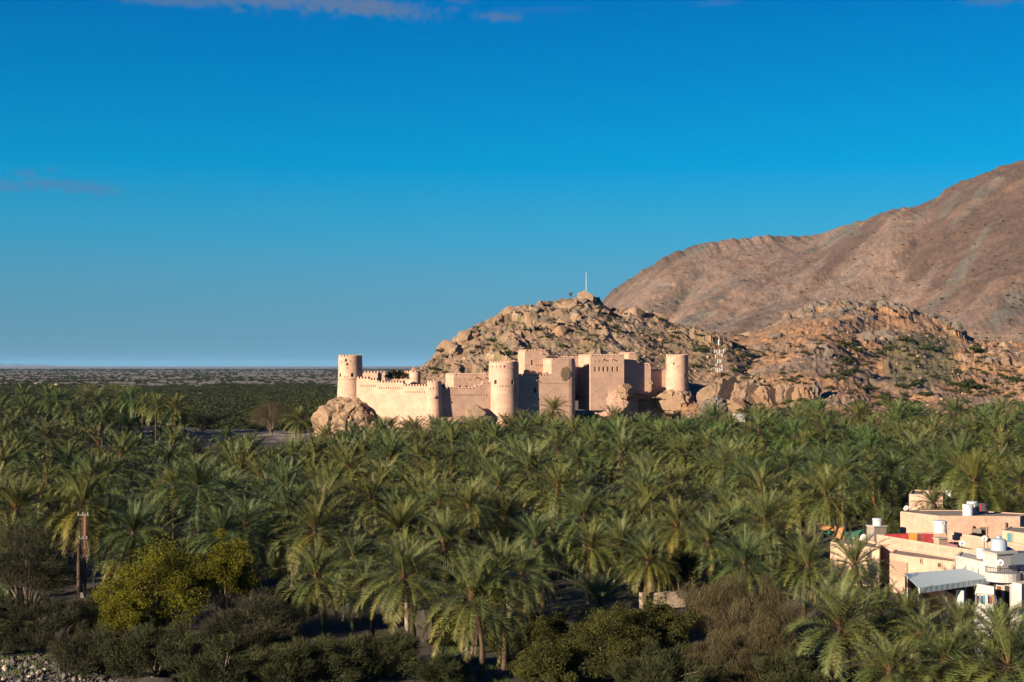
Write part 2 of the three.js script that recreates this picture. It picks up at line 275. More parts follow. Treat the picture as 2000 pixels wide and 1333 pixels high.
// a wall seen from outside: front line A -> B (left to right), tops [[s0, s1, y], ...] along it, with merlons, slits and windows cut into its skin
function wallGeo(A, B, yb, tops, o = {}) {
  const L = Math.hypot(B[0] - A[0], B[1] - A[1]), thick = o.thick ?? 1.0, skin = Math.min(0.4, thick * 0.5), m = o.merlon ?? 0.52, gap = o.gap ?? 0.42, hm = o.hm ?? 0.62;
  const outline = () => {
    const s = new THREE.Shape(); s.moveTo(0, yb); s.lineTo(L, yb);
    for (let k = tops.length - 1; k >= 0; k--) {
      const [s0, s1, y] = tops[k]; s.lineTo(s1, y);
      if (o.plain) { s.lineTo(s0, y); continue; }
      const nM = Math.max(1, Math.floor((s1 - s0 - 0.05) / (m + gap))), pitch = (s1 - s0) / nM;
      for (let i = nM - 1; i >= 0; i--) {
        const c = s0 + (i + 0.5) * pitch, j = 0.05 * (n2(c * 3.1, y) );
        s.lineTo(c + m / 2, y); s.lineTo(c + m / 2, y + hm * 0.62 + j); s.lineTo(c + m * 0.22, y + hm + j); s.lineTo(c - m * 0.22, y + hm + j); s.lineTo(c - m / 2, y + hm * 0.62 + j); s.lineTo(c - m / 2, y);
      }
      s.lineTo(s0, y);
    }
    return s;
  };
  const front = outline();
  for (const [c, y, w, h, arch] of o.holes ?? []) {
    if (c - w / 2 < 0.05 || c + w / 2 > L - 0.05) continue;
    const p = new THREE.Path(); p.moveTo(c - w / 2, y); p.lineTo(c + w / 2, y);
    if (arch) { p.lineTo(c + w / 2, y + h - w / 2); p.absarc(c, y + h - w / 2, w / 2, 0, Math.PI, false); } else { p.lineTo(c + w / 2, y + h); p.lineTo(c - w / 2, y + h); }
    p.lineTo(c - w / 2, y); front.holes.push(p);
  }
  const a = new THREE.ExtrudeGeometry(front, { depth: skin, bevelEnabled: false, curveSegments: 5 }).translate(0, 0, -skin);
  const b = new THREE.ExtrudeGeometry(outline(), { depth: thick - skin - 0.003, bevelEnabled: false, curveSegments: 3 }).translate(0, 0, -thick);
  const g = mergeGeometries([a, b]);
  // shape x along A->B; local +z towards the outside
  const ex = [(B[0] - A[0]) / L, -(B[1] - A[1]) / L], M = new THREE.Matrix4().makeBasis(V(ex[0], 0, ex[1]), V(0, 1, 0), V(-ex[1], 0, ex[0])).setPosition(A[0], 0, -A[1]);
  return g.applyMatrix4(M);
}
const row = (s0, s1, n, y, w = 0.24, h = 0.62) => Array.from({ length: n }, (_, i) => [lerp(s0, s1, (i + 0.5) / n), y, w, h]);
function shutters(A, B, holes, parent) {   // a window part at the back of each larger opening
  const L = Math.hypot(B[0] - A[0], B[1] - A[1]), ry = Math.atan2(B[1] - A[1], B[0] - A[0]);
  for (const [c, y, w, h] of holes) {
    const f = c / L, n = [Math.sin(ry) * -1, Math.cos(ry)];
    part('window', box(w * 0.96, h * 0.98, 0.05, lerp(A[0], B[0], f) + n[0] * 0.33, y + h / 2, -(lerp(A[1], B[1], f) + n[1] * 0.33), ry), shutterWood, parent);
  }
}
// a square building: corner C (x, depth) nearest the camera on the left, front running along the fort's line to photo column pxR, left flank running back to photo column pxL
function block(name, C, pxL, pxR, yTop, yBot, o = {}) {
  const R = on(pxR, C), kL = on(pxL, C, INTO), top = o.y ?? yAt(yTop, C[1]), yb = yAt(yBot, C[1]), Lf = Math.hypot(R[0] - C[0], R[1] - C[1]), Lb = Math.hypot(kL[0] - C[0], kL[1] - C[1]);
  const holes = (o.holes ?? []).map(([px, py, w, h, arch]) => { const q = on(px, C); return [Math.hypot(q[0] - C[0], q[1] - C[1]), yAt(py, q[1]), w, h, arch]; });
  const slit = (o.slits ?? []).flatMap(([p0, p1, n, py]) => { const a = on(p0, C), b = on(p1, C); return row(Math.hypot(a[0] - C[0], a[1] - C[1]), Math.hypot(b[0] - C[0], b[1] - C[1]), n, yAt(py, a[1])); });
  const hm = o.hm ?? 0.55, back = [R[0] + INTO[0] * Lb, R[1] + INTO[1] * Lb], e = 0.004;
  const list = [wallGeo(C, R, yb, [[0, Lf, top - hm]], { holes: [...holes, ...slit], hm, plain: o.plain }),
    wallGeo([kL[0] + INTO[0] * 0, kL[1]], [C[0] + INTO[0] * e + ALONG[0] * e, C[1] + INTO[1] * e + ALONG[1] * e], yb + e, [[0, Lb - e, top - hm - e]], { hm, plain: o.plain, holes: (o.flank ?? []) }),
    wallGeo([R[0] - ALONG[0] * e + INTO[0] * e, R[1] - ALONG[1] * e + INTO[1] * e], [back[0] - ALONG[0] * e, back[1] - ALONG[1] * e], yb + 2 * e, [[0, Lb - e, top - hm - 2 * e]], { hm }),
    wallGeo([back[0] - ALONG[0] * 1.05, back[1] - ALONG[1] * 1.05], [kL[0] + ALONG[0] * 1.05, kL[1] + ALONG[1] * 1.05], yb + 3 * e, [[0, Lf - 2.1, top - hm - 3 * e]], { hm })];
  const ctr = [(C[0] + back[0]) / 2, (C[1] + back[1]) / 2];
  list.push(box(Lf - 1.2, top - hm - 0.9 - yb, Lb - 1.2, ctr[0], (top - hm - 0.9 + yb) / 2, -ctr[1], TURN));
  const b = part(name, merge(list), o.mat ?? plasterDark, fort);
  shutters(C, R, holes.filter((h) => h[2] > 0.35), b);
  for (const [px, py] of o.spouts ?? []) { const q = on(px, C), y = yAt(py, q[1]); part('water_spout', bar(V(q[0], y, -q[1] - 0.3), V(q[0] + ALONG[1] * 1.1, y - 0.12, -q[1] + ALONG[0] * 0.7), 0.16, 0.14, 7), plasterDark, b); }
  return { C, R, L: kL, top, part: b };
}
// a round tower: profile from base to parapet, ledges, merlon ring, openings cut out and closed with a shutter
function tower(pxC, d, rTop, rBase, yTop, yBot, o = {}) {
  const C = pt(pxC, d), top = yAt(yTop, d) - 0.5, bot = yAt(yBot, d), pts = [[0, bot], [rBase, bot]];
  const ledges = (o.ledges ?? []).map((py) => yAt(py, d)).sort((a, b) => a - b);
  const rad = (y) => { const t = clamp((y - bot) / (top - bot), 0, 1); return rTop + (rBase - rTop) * (1 - t) ** (o.flare ?? 1.7); };
  let step = [];
  for (let i = 1; i < 14; i++) step.push([bot + (top - bot) * i / 14, 0]);
  for (const y of ledges) step.push([y - 0.06, 0], [y - 0.05, 0.09], [y + 0.05, 0.09], [y + 0.07, 0]);
  step.sort((a, b) => a[0] - b[0]);
  for (const [y, e] of step) pts.push([rad(y) + e, y]);
  pts.push([rTop, top], [rTop - 0.5, top], [rTop - 0.5, top - 1.1], [0, top - 1.1]);
  let g = new THREE.LatheGeometry(pts.map((p) => new THREE.Vector2(...p)), 56);
  const P = g.attributes.position, U = g.attributes.uv;
  for (let i = 0; i < P.count; i++) U.setXY(i, U.getX(i) * 2 * Math.PI * rTop, P.getY(i));
  g = toCreasedNormals(g, 0.5);
  const cuts = [], panes = [];
  for (const [px, py, w, h, arch] of o.holes ?? []) {
    const y = yAt(py, d - rTop), s = clamp((px - pxC) / F * d / rad(y), -0.93, 0.93), a = Math.asin(s);
    const sh = new THREE.Shape(); sh.moveTo(-w / 2, 0); sh.lineTo(w / 2, 0);
    if (arch) { sh.lineTo(w / 2, h - w / 2); sh.absarc(0, h - w / 2, w / 2, 0, Math.PI, false); } else { sh.lineTo(w / 2, h); sh.lineTo(-w / 2, h); }
    sh.lineTo(-w / 2, 0);
    const c = new THREE.ExtrudeGeometry(sh, { depth: 1.2, bevelEnabled: false, curveSegments: 4 }).translate(0, y, rad(y) - 0.65); c.rotateY(a);
    cuts.push(c);
    if (w > 0.35) panes.push(box(w * 0.97, h * 0.97, 0.06, 0, y + h / 2, rad(y) - 0.6).rotateY(a));
  }
  if (cuts.length) { let br = new Brush(g); br.updateMatrixWorld(); for (const c of cuts) { const k = new Brush(c); k.updateMatrixWorld(); br = evaluator.evaluate(br, k, SUBTRACTION); } g = br.geometry; }
  const list = [g], nM = Math.floor(2 * Math.PI * rTop / 0.95);
  for (let i = 0; i < nM; i++) {
    const s = new THREE.Shape(); s.moveTo(-0.28, -0.02); s.lineTo(0.28, -0.02); s.lineTo(0.28, 0.4); s.lineTo(0.12, 0.62 + 0.05 * n2(i, pxC)); s.lineTo(-0.12, 0.62); s.lineTo(-0.28, 0.4);
    list.push(new THREE.ExtrudeGeometry(s, { depth: 0.4, bevelEnabled: false }).translate(0, top, rTop - 0.46).rotateY(i / nM * Math.PI * 2));
  }
  const t = part(o.name ?? 'round_tower', merge(list), o.mat ?? plaster, fort); t.position.set(C[0], 0, -C[1]);
  for (const p of panes) part('window', p, shutterWood, t);
  for (const [px, py] of o.boxes ?? []) { const y = yAt(py, d - rTop), a = Math.asin(clamp((px - pxC) / F * d / rad(y), -0.95, 0.95)); part('machicolation', merge([box(0.75, 0.55, 0.7, 0, y, rad(y) + 0.2).rotateY(a), box(0.5, 0.3, 0.5, 0, y - 0.4, rad(y) + 0.1).rotateY(a)]), plasterDark, t); }
  return { C, top };
}
const slitsOn = (list) => list.map(([px, py]) => [px, py, 0.24, 0.6]);

// left tower on its boulder
tower(684, 428, 3.6, 4.25, 694, 800, { ledges: [709, 741], holes: [[678, 707, 0.62, 0.95, 1], [666, 736.5, 0.8, 1.15, 1], [690.5, 736.5, 0.9, 1.2, 1], ...slitsOn([[668.5, 708], [687.5, 708], [696, 708], [682, 721], [675.5, 739], [680.5, 739]])], boxes: [[678, 710.5]] });
// stepped curtain wall between the left tower and the half-round turret
{
  const A = pt(696, 424.6), B = pt(838, 414.5), L = Math.hypot(B[0] - A[0], B[1] - A[1]), s = (px) => { const k = on(px, A, [(B[0] - A[0]) / L, (B[1] - A[1]) / L]); return Math.hypot(k[0] - A[0], k[1] - A[1]); };
  const y = (py) => yAt(py, 420), tops = [[0, s(720), y(740.5)], [s(720), s(737), y(743)], [s(737), s(788), y(748)], [s(788), L, y(754.5)]];
  const holes = [...row(s(703), s(735), 8, y(756.5)), ...row(s(739), s(787), 11, y(760.5)), ...row(s(790), s(831), 9, y(768)), ...row(s(705), s(735), 7, y(748.5), 0.12, 0.14), ...row(s(740), s(786), 10, y(753), 0.12, 0.14), ...row(s(790), s(830), 8, y(760.5), 0.12, 0.14)];
  part('curtain_wall', wallGeo(A, B, 1.0, tops, { holes, thick: 1.3 }), plaster, fort);
}
tower(848, 415.5, 2.15, 2.95, 744, 850, { name: 'half_round_turret', flare: 1.5, ledges: [771], holes: slitsOn([[841, 762], [847, 761], [854, 761]]), boxes: [[849, 775]] });
// second curtain wall, receding to the middle tower
{
  const A = pt(861, 415.8), B = on(960, A), L = Math.hypot(B[0] - A[0], B[1] - A[1]), s = (px) => { const k = on(px, A); return Math.hypot(k[0] - A[0], k[1] - A[1]); }, y = (py) => yAt(py, 418);
  const tops = [[0, s(926), y(760)], [s(926), s(941), y(756)], [s(941), L, y(750)]];
  part('curtain_wall', wallGeo(A, B, 1.0, tops, { holes: [...row(s(864), s(953), 17, y(774))], thick: 1.3 }), plasterDark, fort);
}
// the big middle tower
const D0 = on(984, pt(861, 415.8));
tower(984, D0[1] + 1.2, 4.5, 4.75, 706, 842, { ledges: [719, 761], holes: [[968, 750.5, 0.95, 1.25, 1], [1001, 751, 0.95, 1.25, 1], [985.5, 718, 0.5, 0.55], [962, 718, 0.3, 0.7], [993, 718, 0.25, 0.6], ...slitsOn([[970, 718], [978, 718], [977, 757], [982, 757], [988, 757], [994, 757]])] });
// lower front wall and the tall front block with its rounded corner
const G0 = on(1008, [D0[0], D0[1] + 1.0]), G1 = on(1112, G0);
{
  const L = Math.hypot(G1[0] - G0[0], G1[1] - G0[1]), s = (px) => { const k = on(px, G0); return Math.hypot(k[0] - G0[0], k[1] - G0[1]); }, y = (py) => yAt(py, on(1045, G0)[1]);
  const win = [s(1045), y(768), 0.9, 1.75, 1];
  const w = part('front_wall', wallGeo(G0, G1, 1.0, [[0, s(1077), y(734.5)]].concat([[s(1077), L, y(730)]]), { holes: [win, ...row(s(1035), s(1075), 0, y(745))], thick: 1.3 }), plasterDark, fort);
  shutters(G0, G1, [win], w);
  const q = on(1047, G0); part('water_spout', bar(V(q[0], y(743), -q[1] - 0.2), V(q[0] + 0.3, y(743) - 0.1, -q[1] + 0.7), 0.15, 0.13, 7), plasterDark, w);
  const e0 = on(1030, G0), e1 = on(1111, G0); part('ledge', box(Math.hypot(e1[0] - e0[0], e1[1] - e0[1]), 0.12, 0.24, (e0[0] + e1[0]) / 2, y(748.5), -(e0[1] + e1[1]) / 2, TURN), plasterDark, w);
}
const Fc = on(1077, [G0[0] + INTO[0] * 0.02, G0[1] + INTO[1] * 0.02]);
const frontBlock = block('front_block', Fc, 1055, 1112, 700, 760, { hm: 0.42, slits: [[1084, 1092, 1, 722]] });
{
  const rc = 2.6, q = on(1112.5, G0), C = [q[0] + INTO[0] * (rc + 0.1), q[1] + INTO[1] * (rc + 0.1)];
  tower(pxOf(C[0], C[1]), C[1], rc, rc + 0.09, 700.5, 830, { name: 'rounded_corner', flare: 1, mat: plasterDark, holes: [[1126, 745, 0.5, 1.0]] });
  // patch where the plaster has fallen away and bare rubble shows
  const sh = new THREE.Shape(); for (let i = 0; i <= 26; i++) { const a = i / 26 * 2 * Math.PI, r = 1 + 0.12 * n2(Math.cos(a) * 1.5 + 5, Math.sin(a) * 1.5); const x = Math.cos(a) * 1.5 * r, y = Math.sin(a) * 2.15 * r; i ? sh.lineTo(x, y) : sh.moveTo(x, y); }
  const g = new THREE.ExtrudeGeometry(sh, { depth: 0.22, bevelEnabled: true, bevelSize: 0.05, bevelThickness: 0.05, bevelSegments: 1, curveSegments: 30 });
  const m = part('rubble_patch', g, rawStone, fort), qz = on(1104.5, G0); m.rotation.y = TURN; m.position.set(qz[0] - ALONG[1] * 0.2, yAt(730.5, qz[1]), -qz[1] - 0.2); m.userData.label = 'oval patch of bare rubble where the plaster has fallen off';
  for (let i = 0; i < 34; i++) { const a = range(0, 6.28), r = Math.sqrt(rnd()) * 0.9; const st = part('stone', stoneBit(i % 4), rawStone, m); st.position.set(Math.cos(a) * 1.4 * r, Math.sin(a) * 2.0 * r, 0.3); st.scale.set(range(0.7, 1.3), range(0.6, 1), 0.6); st.rotation.z = range(0, 3); }
}
function stoneBit(k) { const g = new THREE.IcosahedronGeometry(0.2, 0); return stoneBit[k] ??= g.scale(1.2, 0.8, 0.7).rotateZ(k); }
// the keep behind, and the long room behind the second curtain wall
block('keep', pt(1025, 433), 1012, 1067, 683, 760, { holes: [[1039, 714, 0.55, 1.6]], slits: [[1046, 1066, 5, 716]], spouts: [[1057, 690]] });
block('inner_room', pt(886, 428), 870, 958, 729.5, 775, { holes: [[898, 757, 0.9, 0.5], [911, 757, 0.9, 0.5]], slits: [[893, 945, 5, 744]], spouts: [[927, 736], [946, 737]], flank: [[2.4, yAt(757, 428), 0.6, 0.9]] });
{ const A = pt(1060, 440), B = on(1135, A), L = Math.hypot(B[0] - A[0], B[1] - A[1]); part('inner_wall', wallGeo(A, B, 12, [[0, L, yAt(700, 441)]], { thick: 1 }), plasterDark, fort); }
// the barrel-fronted hall with six windows, standing on a bulge of plastered rock
const hall = block('great_hall', pt(1153, 434), 1129.5, 1219, 692, 802, { holes: [1162.5, 1170.5, 1179, 1187.5, 1196.5, 1206].map((px) => [px, 726, 0.6, 1.45]), slits: [[1158, 1210, 6, 708]], spouts: [[1176, 701], [1194, 701]] });
block('roof_room', pt(1228, 445), 1209, 1243, 688, 730, { slits: [] });
{ // shaded wall to the right of the hall, and the wall that links it with the right tower
  const A = pt(1212, 441), B = on(1271.5, A), L = Math.hypot(B[0] - A[0], B[1] - A[1]), s = (px) => { const k = on(px, A); return Math.hypot(k[0] - A[0], k[1] - A[1]); };
  part('curtain_wall', wallGeo(A, B, 6, [[0, s(1245), yAt(706, 443)], [s(1245), L, yAt(713.5, 443)]], { thick: 2.2 }), plasterDark, fort);
  const A2 = [B[0] - 0.5, B[1] + 1.9], B2 = on(1312, A2), L2 = Math.hypot(B2[0] - A2[0], B2[1] - A2[1]);
  part('curtain_wall', wallGeo(A2, B2, 6, [[0, L2, yAt(725, 447)]], { thick: 1.4 }), plasterDark, fort);
}
tower(1322.5, 446.5, 3.55, 3.75, 693, 790, { ledges: [], holes: [[1314, 712.5, 0.5, 0.65], [1322, 717.5, 0.4, 0.35], [1336.5, 738, 0.85, 1.2, 1]] });
{ // ladder-like timber stair on the left of the right tower
  const st = new THREE.Group(); st.name = 'timber_stair'; fort.add(st); const wood = std([0.20, 0.12, 0.075], 0.85);
  for (const px of [1299.3, 1303.2]) part('post', bar(at(px, 724, 445.5), at(px, 696, 445.5), 0.09, 0.09), wood, st);
  for (let py = 699; py < 723; py += 3.6) part('rung', bar(at(1299, py, 445.5), at(1303.6, py, 445.5), 0.07), wood, st);
}
// low ranges inside the left ward
{
  const A = pt(703, 441), B = pt(753, 441), L = B[0] - A[0]; part('inner_wall', wallGeo(A, B, 10, [[0, L, yAt(729, 441)]], { thick: 0.9 }), plasterDark, fort);
  part('pillar', box(1.1, 4, 1.1, xAt(741.5, 436), yAt(728.5, 436) - 2, -436), plasterDark, fort);
  const A2 = pt(764, 456), B2 = pt(812, 450), L2 = Math.hypot(B2[0] - A2[0], B2[1] - A2[1]); part('inner_wall', wallGeo(A2, B2, 8, [[0, L2, yAt(727.5, 452)]], { thick: 1 }), plaster, fort);
  tower(811, 451, 1.65, 1.8, 724.5, 790, { name: 'inner_turret', mat: plasterDark });
}

// ---------------------------------------------------------------- rocks
const boulderMat = [std([0.35, 0.25, 0.18], 0.95, { map: repeat(rockTone, 1.5) }), std([0.30, 0.205, 0.145], 0.95, { map: repeat(rockTone, 1.3) }), std([0.21, 0.175, 0.15], 0.95, { map: repeat(rockTone, 1.7) }), std([0.33, 0.21, 0.135], 0.95, { map: repeat(rockTone, 1.4) })];
const warmRock = std([0.39, 0.265, 0.178], 0.95, { map: repeat(rockTone, 1.2), bumpMap: repeat(rockBump, 1.2), bumpScale: 0.03 });
function rockGeo(seed, detail, cuts = 7, rough = 0.16, cracks = 0) {   // unit boulder: noise, flat fracture faces, joints
  const r = seeded(seed), g0 = new THREE.IcosahedronGeometry(1, detail), P = g0.attributes.position, v = V(0, 0, 0), planes = [], uv = [];
  for (let i = 0; i < cuts; i++) { const a = range(0, 6.283, r), b = range(-0.5, 0.9, r), c = Math.sqrt(1 - b * b); planes.push([V(Math.cos(a) * c, b, Math.sin(a) * c), range(0.5, 0.85, r)]); }
  for (let i = 0; i < P.count; i++) {
    v.fromBufferAttribute(P, i); const q = v.clone();
    let k = 1 + rough * n3(q.x * 1.6 + seed, q.y * 1.6, q.z * 1.6) + rough * 0.5 * n3(q.x * 4 + seed, q.y * 4, q.z * 4);
    if (cracks) { const c = 1 - Math.abs(n3(q.x * 1.3 + seed * 3, q.y * 0.5, q.z * 1.3)); k -= cracks * Math.max(0, c - 0.86) / 0.14; k += 0.02 * n3(q.x * 11, q.y * 11, q.z * 11); }
    v.multiplyScalar(k);
    for (const [n, d] of planes) { const e = v.dot(n) - d; if (e > 0) v.addScaledVector(n, -e * 0.97); }
    P.setXYZ(i, v.x, v.y, v.z); uv.push(v.x + v.z * 0.6, v.y + v.z * 0.5);
  }
  g0.setAttribute('uv', new THREE.Float32BufferAttribute(uv, 2));
  g0.computeVertexNormals(); return detail > 3 ? g0 : toCreasedNormals(g0, 0.35);
}
const rocks = Array.from({ length: 9 }, (_, i) => rockGeo(100 + i * 7, 3, 16, 0.10)), smallRocks = Array.from({ length: 4 }, (_, i) => rockGeo(300 + i, 1, 6, 0.2));
// large named rocks that carry the fort: [px, py centre, half width px, half height px, depth, depth radius m, label, turn]
const crag = (px, py, w, h, d, rz, label, seed, mat = warmRock, cuts = 4, cracks = 0.14, name = 'crag') => {
  const g = rockGeo(seed, 18, cuts, cracks ? 0.11 : 0.06, cracks); g.scale(w / F * d, h / F * d, rz); g.computeVertexNormals();
  return single(name, g, mat, label, 'rock', undefined, at(px, py, d));
};
crag(678, 832, 68, 56, 425, 9.5, 'huge rounded tan boulder carrying the left round tower of the fort', 501, warmRock, 2);
crag(727, 836, 13, 16, 419, 2.4, 'small broken block leaning on the huge tower boulder', 502);
crag(930, 812, 22, 20, 417, 2.0, 'jagged tan crag against the second curtain wall', 503, boulderMat[0]);
crag(900, 822, 50, 9, 413, 2.0, 'low tan ledge of rock at the foot of the second curtain wall', 504);
crag(1187, 788, 38, 26, 436.7, 1.1, 'plaster-covered bulge of rock under the hall with six windows', 505, plasterDark, 0, 0.05);
crag(1222, 766, 18, 17, 437, 3.2, 'tan boulder lodged at the right corner of the hall', 508);
crag(1270, 756, 9, 11, 443, 2.0, 'small pale rock stuck to the shaded wall', 510);
crag(1248, 786, 32, 24, 447, 5, 'dark overhanging crag in the shade of the hall', 511, boulderMat[1]);
crag(1318, 784, 40, 25, 446, 5.5, 'tan rock plinth under the right round tower', 512);
crag(1408, 780, 46, 46, 425, 7, 'tall cracked boulder directly right of the fort tower shadow', 515, boulderMat[1]);
crag(1398, 800, 34, 26, 419, 5, 'grey rounded boulder in front of the tall cracked boulder', 516, boulderMat[2]);
crag(1456, 782, 36, 36, 425, 6, 'egg-shaped boulder below the phone mast', 517, boulderMat[1]);
crag(1440, 800, 28, 22, 418, 5, 'tan boulder under the egg-shaped boulder', 518, boulderMat[3]);
crag(1500, 790, 38, 34, 421, 6, 'split rock left of the boulder pair by the palms', 519, boulderMat[3]);
crag(1536, 784, 34, 36, 421, 5, 'upright slab in the row of boulders', 520, boulderMat[1]);
crag(1566, 786, 28, 36, 419, 5, 'dark upright rock near the end of the boulder row', 521, boulderMat[3]);
crag(1590, 772, 17, 28, 420, 4, 'grey leaning rock ending the boulder row on the hillside', 522, boulderMat[2]);
crag(1148, 584, 22, 17, 566, 4.5, 'square summit crag carrying the white flagpole', 523, warmRock);

const boulderZone = (px, py) => px > 1330 ? (px > 1700 ? (py < 640 ? ['grey-brown boulder in the ledge crowning the shrubby hill', 'ledge boulders on the shrubby hill'] : ['brown boulder on the broad shrubby slope', 'boulders on the shrubby slope']) : (py > 735 ? ['boulder in the jumble right of the fort', 'boulders right of the fort'] : ['brown boulder between the phone mast and the hill ledge', 'boulders above the phone mast']))
  : py < 625 && px > 1000 ? ['tan boulder in the broken cap of the fort hill', 'boulders capping the fort hill'] : px < 1000 ? ['tan boulder on the left shoulder of the fort hill', 'boulders on the left shoulder of the fort hill'] : ['brown boulder on the slope right behind the fort', 'boulders on the slope behind the fort'];
let boulders = [];
const putBoulder = (px, py, size, sink = 0.35) => { const h = hillHit(px, py); if (h) boulders.push({ ...h, px, py, s: size / F * h.d / 2, sink }); };
const band = (line, n, spread, s0, s1) => { for (let i = 0; i < n; i++) { const t = rnd() * (line.length - 1), k = Math.floor(t), f = t - k; putBoulder(lerp(line[k][0], line[k + 1][0], f) + range(-4, 4), lerp(line[k][1], line[k + 1][1], f) + range(-spread, spread) , range(s0, s1)); } };
band([[990, 612], [1040, 602], [1100, 596], [1130, 592]], 12, 6, 9, 24);
band([[1010, 628], [1080, 622], [1150, 612], [1210, 610], [1292, 616]], 18, 6, 9, 24);
band([[850, 692], [900, 664], [950, 636], [1000, 612]], 10, 5, 8, 26);
band([[870, 700], [930, 668], [985, 640], [1060, 640], [1110, 640]], 12, 8, 8, 26);
band([[850, 715], [900, 705], [960, 680], [1020, 665]], 8, 10, 6, 16);
band([[1540, 620], [1600, 598], [1680, 592], [1740, 598], [1800, 612], [1860, 634], [1885, 652]], 64, 2.5, 11, 21);
band([[1560, 612], [1640, 606], [1690, 603]], 14, 3, 5, 13);
band([[1440, 665], [1520, 668], [1580, 680], [1640, 690], [1700, 660], [1740, 665]], 22, 14, 8, 30);
band([[1880, 700], [1930, 690], [2000, 692]], 14, 20, 8, 30);
band([[1380, 760], [1450, 745], [1520, 755], [1600, 765]], 18, 8, 8, 22);
band([[870, 682], [930, 655], [975, 628]], 3, 6, 30, 44);
band([[1040, 622], [1110, 628], [1080, 612]], 3, 6, 28, 40);
band([[1220, 612], [1288, 616]], 6, 3, 24, 34);
for (let i = 0; i < 70; i++) putBoulder(range(840, 1420), range(625, 735), range(3, 8));
for (let i = 0; i < 90; i++) putBoulder(range(1400, 2040), range(640, 815), range(3, 9));
boulders.sort((a, b) => b.s / b.d - a.s / a.d);
boulders.slice(0, 290).forEach((b, i) => {
  let [label, group] = boulderZone(b.px, b.py); const wpx = b.s / b.d * F * 2, where = [[880, 'at its left end'], [940, 'above the stepped curtain wall'], [1010, 'above the middle round tower'], [1080, 'above the keep'], [1140, 'under the bare tree'], [1220, 'right of the flagpole'], [1340, 'above the hall'], [1470, 'near the mast'], [1560, 'above the boulder row'], [1640, 'left half'], [1720, 'middle'], [1800, 'right half'], [1890, 'right end'], [9999, 'at the picture edge']].find((k) => b.px < k[0])[1];
  label = `${wpx > 26 ? 'large' : wpx > 16 ? 'mid-sized' : 'small'} ${label}, ${where}`; const m = single('boulder', rocks[i % 9], boulderMat[b.px > 1540 && b.py < 660 ? 2 : Math.floor(rnd() * 4)], label, 'boulder', group);
  m.position.set(b.x, b.y - b.s * 0.3, -b.d); m.scale.set(b.s * range(1.0, 1.9), b.s * range(0.9, 1.3), b.s * range(1.0, 1.6)); m.rotation.set(range(-0.2, 0.2), range(-0.5, 0.5) + (rnd() < 0.5 ? Math.PI : 0), range(0.0, 0.5));
});
{ // smaller loose stones over both hills, past counting
  const rest = boulders.slice(290); for (let i = 0; i < 600; i++) { const px = rnd() < 0.45 ? range(830, 1420) : range(1380, 2040), py = range(600, 815), h = hillHit(px, py); if (h) rest.push({ ...h, s: range(0.15, 0.5) * (rnd() < 0.15 ? 1.8 : 1) }); }
  const M = new THREE.Matrix4(), q = new THREE.Quaternion(), c = new THREE.Color(), im = new THREE.InstancedMesh(smallRocks[0], std([1, 1, 1], 0.95), rest.length);
  rest.forEach((b, i) => { M.compose(V(b.x, b.y, -b.d), q.setFromEuler(new THREE.Euler(range(0, 6), range(0, 6), range(0, 6))), V(b.s * range(0.8, 1.4), b.s * range(0.6, 1), b.s)); im.setMatrixAt(i, M); const k = range(0.7, 1.2); im.setColorAt(i, c.setRGB(0.31 * k, 0.21 * k, 0.14 * k)); });
  im.name = 'loose_stones'; im.castShadow = im.receiveShadow = true; tag(im, 'loose brown stones scattered over the dry hillsides', 'stones', undefined, 'stuff'); scene.add(im);
}

// ---------------------------------------------------------------- date palms
const leafMat = new THREE.MeshPhysicalMaterial({ color: new THREE.Color().setRGB(ALBEDO, ALBEDO, ALBEDO), roughness: 0.52, specularIntensity: 0.5, vertexColors: true, side: THREE.DoubleSide });
const leafTints = [[1, 1, 1], [1.16, 1.06, 0.85], [0.66, 0.78, 0.84], [0.84, 0.94, 0.98], [1.04, 0.92, 0.78]].map((t) => { const m = leafMat.clone(); m.color.setRGB(...t.map((v) => v * ALBEDO)); return m; });   // palms differ a little in leaf colour
const barkTone = texture(128, (x, y, i) => { const v = 0.5 + 0.5 * Math.abs(((x / 128 * 8 + (Math.floor(y / 16) % 2) * 0.5) % 1) - 0.5) + 0.25 * ((y % 16) / 16) - 0.1 + 0.15 * PLb(i % (512 * 128)); return [v, v * 0.94, v * 0.86]; });
const barkMat = std([0.17, 0.125, 0.09], 0.95, { map: barkTone, bumpMap: barkTone, bumpScale: 0.05 });
